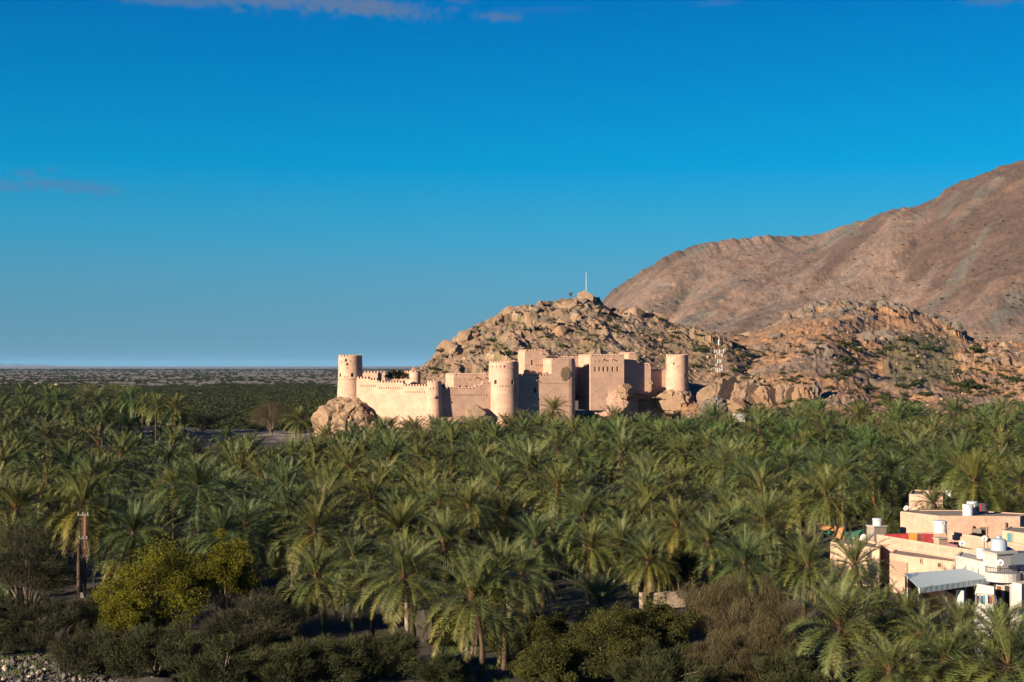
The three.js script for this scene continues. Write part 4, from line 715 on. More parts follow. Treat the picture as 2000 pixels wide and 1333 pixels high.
// shrubs dotted over the hills
const shrubKinds = [1, 2, 3].map((k) => treeGeo(60 + k, { clumps: 14, leaves: 26, clump: 0.42, leaf: 0.22, w: 0.075, kind: 'leaf', rx: 1, ry: 0.7, h: 0.45, c0: [0.032, 0.043, 0.016], c1: [0.05, 0.058, 0.022] }).crown);
{
  const spots = [];
  const fixed = [[1075, 660, 14], [1100, 646, 9], [1032, 686, 16], [1098, 680, 12], [994, 692, 14], [1204, 645, 16], [1210, 650, 10], [1368, 688, 16], [1375, 680, 10], [1284, 680, 10], [1654, 679, 26], [1673, 690, 22], [1649, 712, 26], [1670, 729, 16], [1720, 693, 14], [1740, 685, 20], [1770, 670, 24], [1815, 685, 26], [1888, 760, 28], [1895, 752, 18], [1650, 734, 18], [1624, 742, 18], [1790, 755, 18], [1700, 765, 24], [860, 688, 12], [850, 725, 13], [1170, 605, 12], [1290, 625, 8], [1360, 720, 14], [1455, 700, 14], [1905, 690, 26], [1985, 750, 22], [960, 668, 12]];
  for (const [px, py, s] of fixed) spots.push([px, py, s * 0.62]);
  const r = seeded(91);
  for (let i = 0; i < 620; i++) { const px = range(1390, 2030, r), py = range(650, 818, r); if (fbm(px * 0.012, py * 0.02, 2) + 0.35 * sstep(680, 760, py) < range(-0.3, 0.5, r)) continue; spots.push([px, py, range(3.2, 9, r) * (0.7 + 0.5 * sstep(690, 800, py))]); }
  for (let i = 0; i < 130; i++) spots.push([range(830, 1420, r), range(600, 735, r), range(2, 6, r)]);
  const found = spots.map(([px, py, s]) => { const h = hillHit(px, py); return h && { ...h, px, py, s: s / F * h.d, k: s }; }).filter(Boolean).sort((a, b) => b.k - a.k);
  found.slice(0, 290).forEach((b, i) => {
    let [l, g] = b.px < 1000 ? ['dark green shrub on the left shoulder of the fort hill', 'shrubs on the left shoulder of the fort hill'] : b.px < 1390 ? ['dark green shrub on the fort hill behind the fort', 'shrubs behind the fort'] : b.py < 700 ? ['dark green shrub high on the broad shrubby hill', 'shrubs high on the shrubby hill'] : b.px < 1700 ? ['dark green shrub low on the slope near the phone mast', 'shrubs low on the slope near the phone mast'] : ['dark green shrub low on the open slope above the palms', 'shrubs low on the open slope'];
    const where = [[870, 'at its left end'], [930, 'above the stepped curtain wall'], [1000, 'above the middle round tower'], [1130, 'above the keep'], [1260, 'above the hall'], [1390, 'above the right round tower'], [1450, 'next to the mast'], [1520, 'above the boulder row'], [1600, 'past the boulder row'], [1680, 'under the ledge left half'], [1760, 'under the ledge middle'], [1840, 'under the ledge right half'], [1920, 'right of the ledge'], [9999, 'at the picture edge']].find((k) => b.px < k[0])[1]; l = `${b.k > 8 ? 'large' : b.k > 5.5 ? 'mid-sized' : 'small'} ${l.replace('dark green ', '')} ${where}`;
    const m = single('shrub', shrubKinds[i % 3], bushMat, l, 'shrub', g, V(b.x, b.y - 0.1 * b.s, -b.d)); m.scale.set(b.s * range(0.9, 1.3, r), b.s * range(0.7, 1.0, r), b.s); m.rotation.y = range(0, 6.28, r);
  });
  const rest = found.slice(290); for (let i = 0; i < 260; i++) { const px = range(1250, 2000, r), py = range(430, 690, r), h = mountain.hit(px, py); if (h) rest.push({ ...h, s: range(0.5, 1.25, r) }); }
  const im = new THREE.InstancedMesh(shrubKinds[0], bushMat, rest.length), M = new THREE.Matrix4(), q = new THREE.Quaternion();
  rest.forEach((b, i) => im.setMatrixAt(i, M.compose(V(b.x, b.y, -b.d), q.setFromAxisAngle(V(0, 1, 0), range(0, 6, r)), V(b.s, b.s * 0.8, b.s))));
  im.name = 'hillside_scrub'; im.castShadow = im.receiveShadow = true; tag(im, 'tiny dark shrubs sprinkled over the mountain and hillsides', 'scrub', undefined, 'stuff'); scene.add(im);
}
{ // scrub woodland and open scrub on the plain behind the oasis
  const r = seeded(131), list = [];
  for (let i = 0; i < 60000; i++) {
    const d = Math.exp(range(Math.log(500), Math.log(9000), r)), px = range(-40, 900, r), x = xAt(px, d), n = fbm(x * 0.004, d * 0.0016, 3), py = pyOf(0, d);
    const dens = d < 860 ? 0.3 + 0.6 * n : d < 1350 ? 0.55 + 0.9 * n : 0.06 + 0.75 * Math.max(0, n + 0.08) + 0.14 * sstep(5000, 8000, d);
    if (r() > dens * (d < 1500 ? 0.8 : 0.55)) continue;
    list.push([x, d, (d < 1500 ? range(1.2, 3.2, r) : range(1.3, 3.4, r)) * (1 + 0.8 * sstep(3500, 8000, d))]);
  }
  const M = new THREE.Matrix4(), q = new THREE.Quaternion(), c = new THREE.Color(), im = new THREE.InstancedMesh(shrubKinds[1], bushMat, list.length);
  list.forEach(([x, d, s], i) => { im.setMatrixAt(i, M.compose(V(x, groundY(x, d) - 0.1, -d), q.setFromAxisAngle(V(0, 1, 0), range(0, 6, r)), V(s * range(1, 1.5, r), s * range(0.6, 0.95, r), s * range(1, 1.5, r)))); const k = range(0.7, 1.15, r); im.setColorAt(i, c.setRGB(k, k, k * 0.95)); });
  im.name = 'plain_scrub'; im.castShadow = im.receiveShadow = true; tag(im, 'dark scrub and acacia woodland spread over the flat plain to the horizon', 'scrubland', undefined, 'stuff'); scene.add(im);
}

// ---------------------------------------------------------------- the houses at the right
const pinkWall = std([0.58, 0.405, 0.32], 0.9, { map: repeat(plasterTone, 6), bumpMap: repeat(plasterBump, 2), bumpScale: 0.008 });
const creamWall = std([0.58, 0.45, 0.335], 0.9, { map: repeat(plasterTone, 6) }), whiteWall = std([0.56, 0.57, 0.57], 0.85, { map: repeat(plasterTone, 7) }), greyRoof = std([0.24, 0.205, 0.17], 0.95, { map: repeat(plasterTone, 3) }), greyBlock = std([0.30, 0.27, 0.24], 0.95, { map: repeat(plasterTone, 3) });
const tankWhite = std([0.62, 0.65, 0.67], 0.45), tankBlue = std([0.34, 0.44, 0.53], 0.4), darkMetal = std([0.05, 0.05, 0.05], 0.5, { metalness: 0.5 }), dishMat = std([0.62, 0.63, 0.62], 0.5), brownWood = std([0.16, 0.055, 0.025], 0.6), concrete = std([0.40, 0.38, 0.35], 0.95);
const poly = (pts) => new THREE.Shape(pts.map(([x, d]) => new THREE.Vector2(x, d)));
const slab = (pts, y0, y1) => new THREE.ExtrudeGeometry(poly(pts), { depth: y1 - y0, bevelEnabled: false }).rotateX(-Math.PI / 2).translate(0, y0, 0);   // footprint (x, depth) stood up from y0 to y1
function inset(pts, k) { // shrink a footprint towards its middle by k metres
  const c = pts.reduce((a, p) => [a[0] + p[0] / pts.length, a[1] + p[1] / pts.length], [0, 0]);
  return pts.map(([x, d]) => { const l = Math.hypot(x - c[0], d - c[1]); return [x + (c[0] - x) / l * k * 1.35, d + (c[1] - d) / l * k * 1.35]; });
}
function house(label, pts, roofY, o = {}) {
  const h = thing('house', label, 'house'), g0 = o.base ?? 0.5, par = o.parapet ?? 0.35;
  part('wall', slab(pts, g0, roofY - par), o.mat ?? pinkWall, h);
  const s = poly(pts); s.holes.push(new THREE.Path(inset(pts, 0.22).reverse().map(([x, d]) => new THREE.Vector2(x, d))));
  part('parapet', new THREE.ExtrudeGeometry(s, { depth: par - 0.004, bevelEnabled: false }).rotateX(-Math.PI / 2).translate(0, roofY - par + 0.004, 0), o.mat ?? pinkWall, h);
  part('roof', slab(inset(pts, 0.23), roofY - par + 0.003, roofY - par + 0.05), o.roof ?? greyRoof, h);
  return h;
}
// an opening on the wall from A to B at fraction f: frame, sunk pane and sill
function opening(h, name, A, B, f, y, w, ht, mat, frame = whiteWall) {
  const ry = Math.atan2(B[1] - A[1], B[0] - A[0]), n = [Math.sin(ry), -Math.cos(ry)], c = [lerp(A[0], B[0], f), lerp(A[1], B[1], f)], put = (g) => g.applyMatrix4(new THREE.Matrix4().makeRotationY(ry).setPosition(c[0], 0, -c[1]));
  const wdw = part(name, put(box(w, ht, 0.05, 0, y + ht / 2, 0.015)), mat, h);
  part('frame', put(merge([box(0.08, ht + 0.16, 0.14, -w / 2 - 0.04, y + ht / 2, 0.03), box(0.08, ht + 0.16, 0.14, w / 2 + 0.04, y + ht / 2, 0.03), box(w, 0.08, 0.14, 0, y + ht + 0.04, 0.031), box(w + 0.24, 0.07, 0.2, 0, y - 0.05, 0.05)])), frame, wdw);
  return wdw;
}
function tank(px, pyTop, pyBot, d, w, label, mat = tankWhite, dome = false) {
  const r = w / F * d / 2, y0 = yAt(pyBot, d), y1 = yAt(pyTop, d), t = thing('water_tank', label, 'water tank', undefined, V(xAt(px, d), y0, -d)), h = y1 - y0;
  const prof = dome ? [[0, 0], [r, 0], [r, h * 0.70], [r * 0.97, h * 0.74], [r * 0.8, h * 0.86], [r * 0.3, h * 0.93], [r * 0.3, h], [0, h]] : [[0, 0], [r, 0], [r * 1.0, h * 0.33], [r * 1.02, h * 0.34], [r, h * 0.36], [r, h * 0.66], [r * 1.02, h * 0.67], [r, h * 0.69], [r, h * 0.88], [r * 1.05, h * 0.9], [r * 1.05, h * 0.99], [r * 0.9, h], [0, h * 1.03]];
  part('body', toCreasedNormals(new THREE.LatheGeometry(prof.map((p) => new THREE.Vector2(...p)), 28), 0.5), mat, t);
  if (dome) { for (let k = 0; k < 2; k++) part('moulded_lug', box(r * 0.9, h * 0.1, r * 0.4, 0, h * 0.82, 0).translate(0, 0, r * 0.55).rotateY(k * Math.PI), mat, t); part('lid', new THREE.CylinderGeometry(r * 0.34, r * 0.34, h * 0.05, 18).translate(0, h * 1.01, 0), mat, t); }
  else for (let k = 0; k < 12; k++) part('rim_clip', box(0.07, h * 0.1, 0.06, 0, h * 0.83, r * 1.02).rotateY(k / 12 * Math.PI * 2), k % 2 ? mat : greyBlock, t);
  part('pipe', bar(V(r * 1.05, -0.3, 0), V(r * 1.05, h * 0.3, 0), 0.03, 0.03), darkMetal, t);
  return t;
}
function dish(px, py, d, size, label, turn = -0.4, mast = 0.9) {
  const r = size / F * d / 2, t = thing('satellite_dish', label, 'satellite dish', undefined, at(px, py, d)), pr = [];
  for (let i = 0; i <= 8; i++) pr.push(new THREE.Vector2(r * i / 8 + 0.001, 0.32 * r * (i / 8) ** 2));
  const tilt = (g) => g.rotateX(1.0).rotateY(turn);
  part('reflector', tilt(new THREE.LatheGeometry(pr, 22)), std([0.62, 0.63, 0.62], 0.5, { side: THREE.DoubleSide }), t);
  part('feed_arm', tilt(bar(V(0, 0.05, r * 0.9), V(0, r * 0.95, 0.0), 0.02, 0.02)), darkMetal, t); part('feed_horn', tilt(new THREE.CylinderGeometry(0.05, 0.07, 0.14, 8).translate(0, r * 0.95, 0)), dishMat, t);
  part('mast', bar(V(0, -mast, 0), V(0, -0.02, 0), 0.035, 0.035), darkMetal, t);
  return t;
}
const W = (px, d) => [xAt(px, d), d];

// big pink house at the back
{
  const P = [W(1759, 135.6), W(1833, 131.7), W(1993, 131.2), W(2012, 133.5), W(1885, 137), W(1790, 137)], top = yAt(1008, 131.7), h = house('large pink flat-roofed house with a grey roof behind the rooftop terraces', P, top, { parapet: 0.12 });
  opening(h, 'window', P[1], P[2], 0.545, yAt(1046, 131.5), 0.62, 0.75, std([0.12, 0.10, 0.085], 0.5), pinkWall);
  const f = (px) => [xAt(px, 131.3), 131.4]; part('air_conditioner', box(0.62, 0.42, 0.4, f(1908)[0], yAt(1038, 131), -131.1), greyBlock, h);
  part('drain_pipe', bar(V(f(1900)[0], yAt(1050, 131), -131.25), V(f(1900)[0], yAt(1028, 131), -131.25), 0.09, 0.09), std([0.28, 0.16, 0.10], 0.8), h);
  part('drain_pipe', bar(V(f(1964)[0], yAt(1033, 131), -131.1), V(f(1964)[0], yAt(1021, 131), -131.1), 0.05, 0.05), darkMetal, h);
  tank(1891, 985.5, 1007.5, 132.6, 20, 'white water tank on the pink house roof, front one of two'); tank(1899.5, 980, 1003, 134.5, 20, 'white water tank on the pink house roof, behind the other');
  dish(1771, 994, 136, 11, 'satellite dish on the left corner of the pink house', -0.9, 0.7);
  const cloth = thing('clothes_rack', 'red washing hung beside the rooftop tanks of the pink house', 'clothes', undefined, V(xAt(1916, 133), yAt(1006, 133), -133)); part('rail', merge([bar(V(-0.5, 0, 0), V(-0.5, 1.1, 0), 0.03), bar(V(0.5, 0, 0), V(0.5, 1.1, 0), 0.03), bar(V(-0.5, 1.1, 0), V(0.5, 1.1, 0), 0.03)]), darkMetal, cloth);
  [[-0.3, [0.02, 0.10, 0.09]], [0, [0.3, 0.03, 0.03]], [0.28, [0.06, 0.06, 0.12]]].forEach(([x, c]) => part('garment', box(0.24, 0.75, 0.05, x, 0.7, 0), std(c, 0.95), cloth));
}
// house with the long lit parapet and terrace
{
  const Q = [[33.7, 129.9], [38.7, 119.4], [44.9, 117.5], [40.4, 130.4]], top = 7.42, h = house('pink house with a long sunlit terrace parapet running towards the white house', Q, top, { parapet: 0.95 });
  part('ledge', (() => { const g = box(11.7, 0.12, 0.2); g.rotateY(Math.atan2(Q[1][1] - Q[0][1], Q[1][0] - Q[0][0])); return g.translate((Q[0][0] + Q[1][0]) / 2, 6.4, -(Q[0][1] + Q[1][1]) / 2); })(), pinkWall, h);
  const ry = Math.atan2(Q[1][1] - Q[0][1], Q[1][0] - Q[0][0]);
  for (const f of [0.22, 0.5, 0.75]) for (let k = -2; k <= 2; k++) part('vent_slot', box(0.05, 0.36, 0.03).applyMatrix4(new THREE.Matrix4().makeRotationY(ry).setPosition(lerp(Q[0][0], Q[1][0], f) + Math.cos(ry) * k * 0.22, 7.0, -(lerp(Q[0][1], Q[1][1], f) + Math.sin(ry) * k * 0.22))), std([0.40, 0.25, 0.17], 0.9), h);
  for (const f of [0.42, 0.47, 0.56]) part('drain_pipe', bar(V(lerp(Q[0][0], Q[1][0], f) - 0.06, 5.4, -lerp(Q[0][1], Q[1][1], f)), V(lerp(Q[0][0], Q[1][0], f) - 0.06, 6.3, -lerp(Q[0][1], Q[1][1], f)), 0.04), std([0.2, 0.12, 0.08], 0.8), h);
  const st = thing('tank_stand', 'pink masonry stand carrying the terrace water tank', 'stand', undefined, V(xAt(1837, 127.2), 6.4, -127.2)); part('pier', box(0.95, 0.95, 0.8, 0, 0.48, 0, 0.4), pinkWall, st); part('slab', box(1.15, 0.1, 1.0, 0, 1.01, 0, 0.4), concrete, st);
  tank(1837, 1017.5, 1041, 127.2, 24, 'white water tank standing on the pink masonry stand');
  const line = thing('carpets', 'red carpets hung out to dry along the terrace parapet', 'carpet', undefined, V(0, 0, 0));
  part('rope', bar(at(1727, 1043, 129.2), at(1824, 1041, 127.6), 0.02), darkMetal, line);
  [[1729, 1757, [0.26, 0.012, 0.018]], [1758, 1775, [0.30, 0.018, 0.015]], [1776, 1791, [0.55, 0.20, 0.02]], [1792, 1800, [0.12, 0.035, 0.04]], [1801, 1823, [0.24, 0.02, 0.025]]].forEach(([a, b, c], i) => {
    const d = lerp(129.1, 127.5, i / 4), w = (b - a) / F * d, g = new THREE.BoxGeometry(w, 0.95, 0.04, 10, 6, 1), P = g.attributes.position; for (let k = 0; k < P.count; k++) P.setZ(k, P.getZ(k) + 0.07 * Math.sin(P.getX(k) * 7 + i) * (0.5 - P.getY(k))); g.computeVertexNormals();
    const m = part('carpet', g, std(c, 0.95), line); m.position.copy(at((a + b) / 2, 1053, d)); m.rotation.y = -0.35;
  });
  dish(1880, 1063, 121.5, 12, 'satellite dish at the near end of the long parapet', -0.7); dish(1923, 1053, 124.5, 11, 'satellite dish on the rear terrace wall', -0.6);
  single('rolled_carpet', new THREE.CylinderGeometry(0.18, 0.18, 1.1, 12).rotateZ(1.45).rotateY(-0.9), std([0.22, 0.10, 0.13], 0.95), 'rolled purple-brown carpet on the terrace floor', 'carpet', undefined, at(1862, 1067, 122.6));
}
// rear terrace wall and the cream annex with the teal shutter
{
  const A = [40.7, 130.2], B = [45.4, 117.0], w = thing('terrace_wall', 'pink wall between the two rooftop terraces', 'wall'), L = Math.hypot(B[0] - A[0], B[1] - A[1]), ry = Math.atan2(B[1] - A[1], B[0] - A[0]);
  part('masonry', box(L, 6.9, 0.2, (A[0] + B[0]) / 2, 4.2, -(A[1] + B[1]) / 2, ry), pinkWall, w);
  const C = [W(1958, 126), W(2006, 123.5), W(2020, 128), W(1975, 129)], h = house('cream annex with a teal shutter at the right edge', C, yAt(1036, 126), { mat: creamWall, parapet: 0.1 });
  opening(h, 'window', C[0], C[1], 0.34, yAt(1059, 125), 0.5, 0.75, std([0.06, 0.22, 0.28], 0.6), creamWall);
}
// low house at the left of the terraces, with its block, tank and sunshades
{
  const U = [W(1622, 131), W(1718, 126.5), W(1722, 130.2), W(1640, 138)], h = house('low cream house below the orange and green sunshades', U, yAt(1062, 130), { mat: creamWall, parapet: 0.25 });
  opening(h, 'window', U[0], U[1], 0.8, yAt(1092, 127), 0.4, 0.5, std([0.06, 0.05, 0.05], 0.6), creamWall);
  const b = thing('roof_cabin', 'grey concrete-block cabin under a water tank beside the sunshades', 'cabin', undefined, V(xAt(1712.5, 132.6), 6.0, -132.6)); part('blockwork', box(1.35, 1.85, 1.2, 0, 0.93, 0, 0.35), greyBlock, b); part('slab', box(1.5, 0.1, 1.35, 0, 1.9, 0, 0.35), concrete, b);
  tank(1714, 1013, 1031, 132.6, 17.5, 'white water tank on the grey block cabin');
  dish(1687, 1051, 129, 13, 'satellite dish in front of the grey block cabin', -0.8);
  const sail = (label, pts, c, sag) => { const t = thing('sunshade', label, 'sunshade'), g = new THREE.PlaneGeometry(1, 1, 10, 6), P = g.attributes.position; for (let i = 0; i < P.count; i++) { const u = P.getX(i) + 0.5, v = 0.5 - P.getY(i), a = pts[0].clone().lerp(pts[1], u), b2 = pts[3].clone().lerp(pts[2], u), q = a.lerp(b2, v); q.y -= sag * Math.sin(Math.PI * u) * Math.sin(Math.PI * (0.25 + 0.5 * v)); q.z += 0.12 * Math.sin(u * 9 + v * 4); P.setXYZ(i, q.x, q.y, q.z); } g.computeVertexNormals(); part('cloth', g, std(c, 0.95, { side: THREE.DoubleSide }), t); return t; };
  const pole = (t, px, py0, py1, d) => part('pole', bar(at(px, py1, d), at(px, py0, d), 0.05, 0.05), darkMetal, t);
  const s1 = sail('sagging orange cloth sunshade at the left end of the rooftops', [at(1594, 1021, 135), at(1629, 1029, 135), at(1628, 1037, 135), at(1604, 1034, 135)], [0.42, 0.21, 0.085], 0.1); pole(s1, 1594, 1018, 1064, 135); pole(s1, 1630, 1019, 1064, 135);
  const s2 = sail('ochre cloth screen hanging between two poles', [at(1630, 1027, 134.5), at(1650, 1031, 134.5), at(1650, 1057, 134.5), at(1631, 1055, 134.5)], [0.36, 0.19, 0.08], 0.05); pole(s2, 1650, 1020, 1064, 134.5);
  const s3 = sail('dark green shade net strung between poles', [at(1650.5, 1040, 134), at(1691, 1032, 133.5), at(1690, 1040, 133.5), at(1651, 1054, 134)], [0.008, 0.085, 0.06], 0.18); pole(s3, 1688, 1012, 1050, 133.5);
  const s4 = sail('small green net behind the orange sunshade', [at(1606, 1036, 136), at(1630, 1038, 136), at(1630, 1046, 136), at(1606, 1042, 136)], [0.01, 0.10, 0.055], 0.05); pole(s4, 1606, 1030, 1064, 136);
}
// small flat-roofed house with a lattice screen wall
{
  const R = [W(1738, 124.5), W(1776, 122.4), W(1866, 118.9), W(1870, 121.5), W(1748, 127)], top = yAt(1087, 122.4), h = house('small pink house with a lattice screen and two tiny windows', R, top, { parapet: 0.1 });
  opening(h, 'window', R[1], R[2], 0.275, yAt(1101, 121), 0.14, 0.3, std([0.05, 0.035, 0.03], 0.7), pinkWall); opening(h, 'window', R[1], R[2], 0.68, yAt(1108, 120), 0.3, 0.32, std([0.05, 0.035, 0.03], 0.7), pinkWall);
  const ry = Math.atan2(R[1][1] - R[0][1], R[1][0] - R[0][0]), L = Math.hypot(R[1][0] - R[0][0], R[1][1] - R[0][1]), n = [Math.sin(ry), -Math.cos(ry)], M = new THREE.Matrix4().makeRotationY(ry).setPosition(R[0][0] + n[0] * 0.03, 0, -(R[0][1] + n[1] * 0.03));
  const lat = part('lattice', box(L * 0.9, 1.35, 0.04, L / 2, top - 1.25, 0.0).applyMatrix4(M), std([0.35, 0.20, 0.13], 0.95), h);
  for (let i = 0; i < 9; i++) for (let j = 0; j < 6; j++) part('lattice_block', box(0.19, 0.16, 0.08, 0.25 + (i + (j % 2) * 0.5) * L * 0.095, top - 1.84 + j * 0.235, 0.05).applyMatrix4(M), pinkWall, lat);
}
// white house with stair tower and curved balcony
{
  const S = [W(1867, 117.5), W(1922, 113.6), W(1935, 116), W(1880, 121)], h = house('white house with a stair tower, curved balcony and brown shutters', S, yAt(1087, 117), { mat: whiteWall, parapet: 0.12, roof: concrete });
  const ST = [W(1921, 113.4), W(1948, 111.5), W(1986, 112.5), W(1962, 117)]; part('stair_tower', slab(ST, 0.5, yAt(1081, 112.5)), whiteWall, h);
  part('tower_slab', slab(inset(ST, -0.12), yAt(1081, 112.5) + 0.002, yAt(1081, 112.5) + 0.12), concrete, h);
  const B = [W(1931, 110.4), W(1996, 106.8), W(2060, 110), W(2010, 118), W(1936, 116)], bt = yAt(1133, 109); part('main_wall', slab(B, 0.5, bt), whiteWall, h);
  part('side_wall', slab([W(1903, 108.3), W(1942, 106.4), W(1943, 106.8), W(1904, 108.7)], 0.5, yAt(1145, 107)), whiteWall, h);
  const bal = part('balcony', slab([...Array(13)].map((_, i) => { const a = Math.PI * (1 + i / 12), c = [xAt(1958, 109), 109]; return [c[0] + Math.cos(a) * 1.35, c[1] + Math.sin(a) * 1.35]; }).concat([[xAt(2040, 107), 106.6], [xAt(2040, 109), 109.2]]), bt - 0.05, bt + 0.62), whiteWall, h);
  const rail = []; for (let i = 0; i <= 24; i++) { const a = Math.PI * (1 + i / 24 * 0.8), c = [xAt(1958, 109), 109]; rail.push(V(c[0] + Math.cos(a) * 1.3, bt + 0.62, -(c[1] + Math.sin(a) * 1.3))); }
  for (let k = 0; k < 14; k++) { const x = rail[24].x + k * 0.14; rail.push(V(x, bt + 0.62, rail[24].z)); }
  const rl = part('railing', merge(rail.slice(1).map((p, i) => bar(V(rail[i].x, bt + 1.05, rail[i].z), V(p.x, bt + 1.05, p.z), 0.03, 0.03, 4))), darkMetal, bal); rail.forEach((p) => part('baluster', bar(p, V(p.x, p.y + 0.43, p.z), 0.018, 0.018, 4), darkMetal, rl));
  opening(h, 'window', B[0], B[1], 0.36, yAt(1170, 109), 0.55, 0.95, brownWood); opening(h, 'door', B[0], B[1], 0.60, yAt(1190, 108), 0.62, 1.75, std([0.035, 0.02, 0.016], 0.6));
  part('downpipe', bar(at(1901, 1119, 113.8), at(1901, 1108, 113.8), 0.05), concrete, h);
  part('roof_room', box(2.2, 0.9, 1.6, xAt(1998, 112), yAt(1093, 112), -113), std([0.10, 0.13, 0.16], 0.6), h);
  tank(1951.5, 1049, 1081, 113.4, 31, 'large pale blue water tank on the white stair tower', tankBlue, true); tank(1917.5, 1071, 1092, 116.4, 18, 'white water tank on the white house roof');
  dish(1954, 1101, 110.8, 14, 'satellite dish on the curved balcony', -0.5, 0.6);
  const rk = thing('clothes_line', 'colourful washing on a rack before the white house', 'clothes', undefined, V(0, 0, 0)), r = seeded(55);
  part('rail', merge([bar(at(1908, 1160, 104.5), at(1945, 1163, 103.5), 0.02), bar(at(1908, 1188, 104.5), at(1908, 1160, 104.5), 0.03), bar(at(1945, 1190, 103.5), at(1945, 1163, 103.5), 0.03)]), darkMetal, rk);
  [[0.05, 0.06, 0.09], [0.35, 0.30, 0.42], [0.05, 0.11, 0.2], [0.12, 0.32, 0.4], [0.45, 0.45, 0.45], [0.03, 0.03, 0.04], [0.24, 0.06, 0.12], [0.40, 0.28, 0.03], [0.1, 0.1, 0.25]].forEach((c, i) => { const m = part('garment', new THREE.BoxGeometry(0.16, 0.62, 0.04), std(c, 0.95), rk); m.position.copy(at(1910 + i * 4.4, 1171 + range(-1, 4, r), 104.3 - i * 0.1)); m.rotation.set(range(-0.2, 0.2, r), range(-0.5, 0.5, r), range(-0.1, 0.1, r)); });
}
// corrugated carport
{
  const t = thing('carport', 'carport with a pale blue corrugated metal roof in front of the white house', 'carport'), y = 6.5, c = [W(1795, 104.2), W(1932, 109), W(1886, 114), W(1766, 111.4)], blue = std([0.50, 0.60, 0.63], 0.5);
  part('roof', slab(c, y, y + 0.05), blue, t);
  const ry = Math.atan2(c[1][1] - c[0][1], c[1][0] - c[0][0]), L = Math.hypot(c[1][0] - c[0][0], c[1][1] - c[0][1]), M = new THREE.Matrix4().makeRotationY(ry).setPosition(c[0][0], 0, -c[0][1]);
  for (let i = 0; i < 26; i++) part('fascia_panel', box(L / 26 - 0.03, 0.42, 0.05, (i + 0.5) * L / 26, y - 0.16, 0.06 + 0.006 * (i % 2)).applyMatrix4(M), blue, t);
  const b = [c[3][0] - c[0][0], c[3][1] - c[0][1]];
  for (let i = 0; i < 27; i++) { const f = i / 26, p = [lerp(c[0][0], c[1][0], f), lerp(c[0][1], c[1][1], f)], q = [lerp(c[3][0], c[2][0], f), lerp(c[3][1], c[2][1], f)]; part('rib', bar(V(p[0], y + 0.06, -p[1]), V(q[0], y + 0.05, -q[1]), 0.014, 0.014, 4), blue, t); }
  for (const [f, s] of [[0.03, 0.15], [0.42, 0.15], [0.97, 0.15], [0.03, 0.9], [0.97, 0.9]]) { const p = [lerp(c[0][0], c[1][0], f) + b[0] * s, lerp(c[0][1], c[1][1], f) + b[1] * s]; part('post', bar(V(p[0], 0.5, -p[1]), V(p[0], y, -p[1]), 0.05, 0.05), dishMat, t); }
  part('back_wall', slab([W(1768, 111), W(1884, 113.6), W(1884, 113.9), W(1768, 111.3)], 0.5, y - 0.05), std([0.075, 0.045, 0.034], 0.9), t);  // wall colour darkened to stand in for the shade under the roof
  part('timber_door', slab([W(1889, 110.4), W(1903, 108.9), W(1903.5, 109.1), W(1889.5, 110.6)], 0.5, y - 0.3), brownWood, t);
  single('yard_wall', merge([slab([W(1789, 104.5), W(1800, 104.6), W(1800, 104.9), W(1789, 104.8)], 0.5, 5.1), slab([W(1842, 106.2), W(1856, 106.6), W(1856, 106.9), W(1842, 106.5)], 0.5, 5.0)]), pinkWall, 'low pink yard wall under the carport edge', 'wall');
  single('fridge', new THREE.BoxGeometry(0.48, 1.3, 0.5), tankWhite, 'white fridge standing under the carport', 'fridge', undefined, at(1875, 1170, 107.3));
}
// house with a small dome, mostly hidden by palms
{
  const h = house('half-hidden pink house with a small striped dome behind palms', [W(1776, 166), W(1842, 164), W(1850, 170), W(1782, 172)], yAt(967, 165), { parapet: 0.2 });
  part('dome', new THREE.SphereGeometry(0.68, 20, 12, 0, 6.284, 0, 1.7).translate(xAt(1815, 166), yAt(969, 166), -166), pinkWall, h);
  tank(1853, 957, 975, 167, 13, 'white tank seen between palms left of the tall trunk');
}
single('hut', merge([box(4.4, 1.9, 3.2), box(4.7, 0.15, 3.5, 0, 1.02, 0)]), whiteWall, 'small white box hut among palms at the foot of the boulders', 'hut', undefined, at(1444, 816.5, 392)).rotation.y = -0.5;
single('stone_wall', (() => { const g = box(4.2, 1.4, 0.7); return g; })(), std([0.50, 0.40, 0.31], 0.95, { map: repeat(rockTone, 2) }), 'short pale stone wall below the small palm with brown skirt', 'wall', undefined, at(1294, 1172, 127)).rotation.y = 0.25;
single('ruined_wall', merge([box(1.9, 3.0, 0.6), box(0.7, 3.8, 0.6, -0.9, 0.3, 0.02)]), std([0.30, 0.25, 0.215], 0.95, { map: repeat(rockTone, 3) }), 'grey ruined wall behind the curved palm trunk', 'wall', undefined, at(820, 1228, 115)).rotation.y = 0.5;

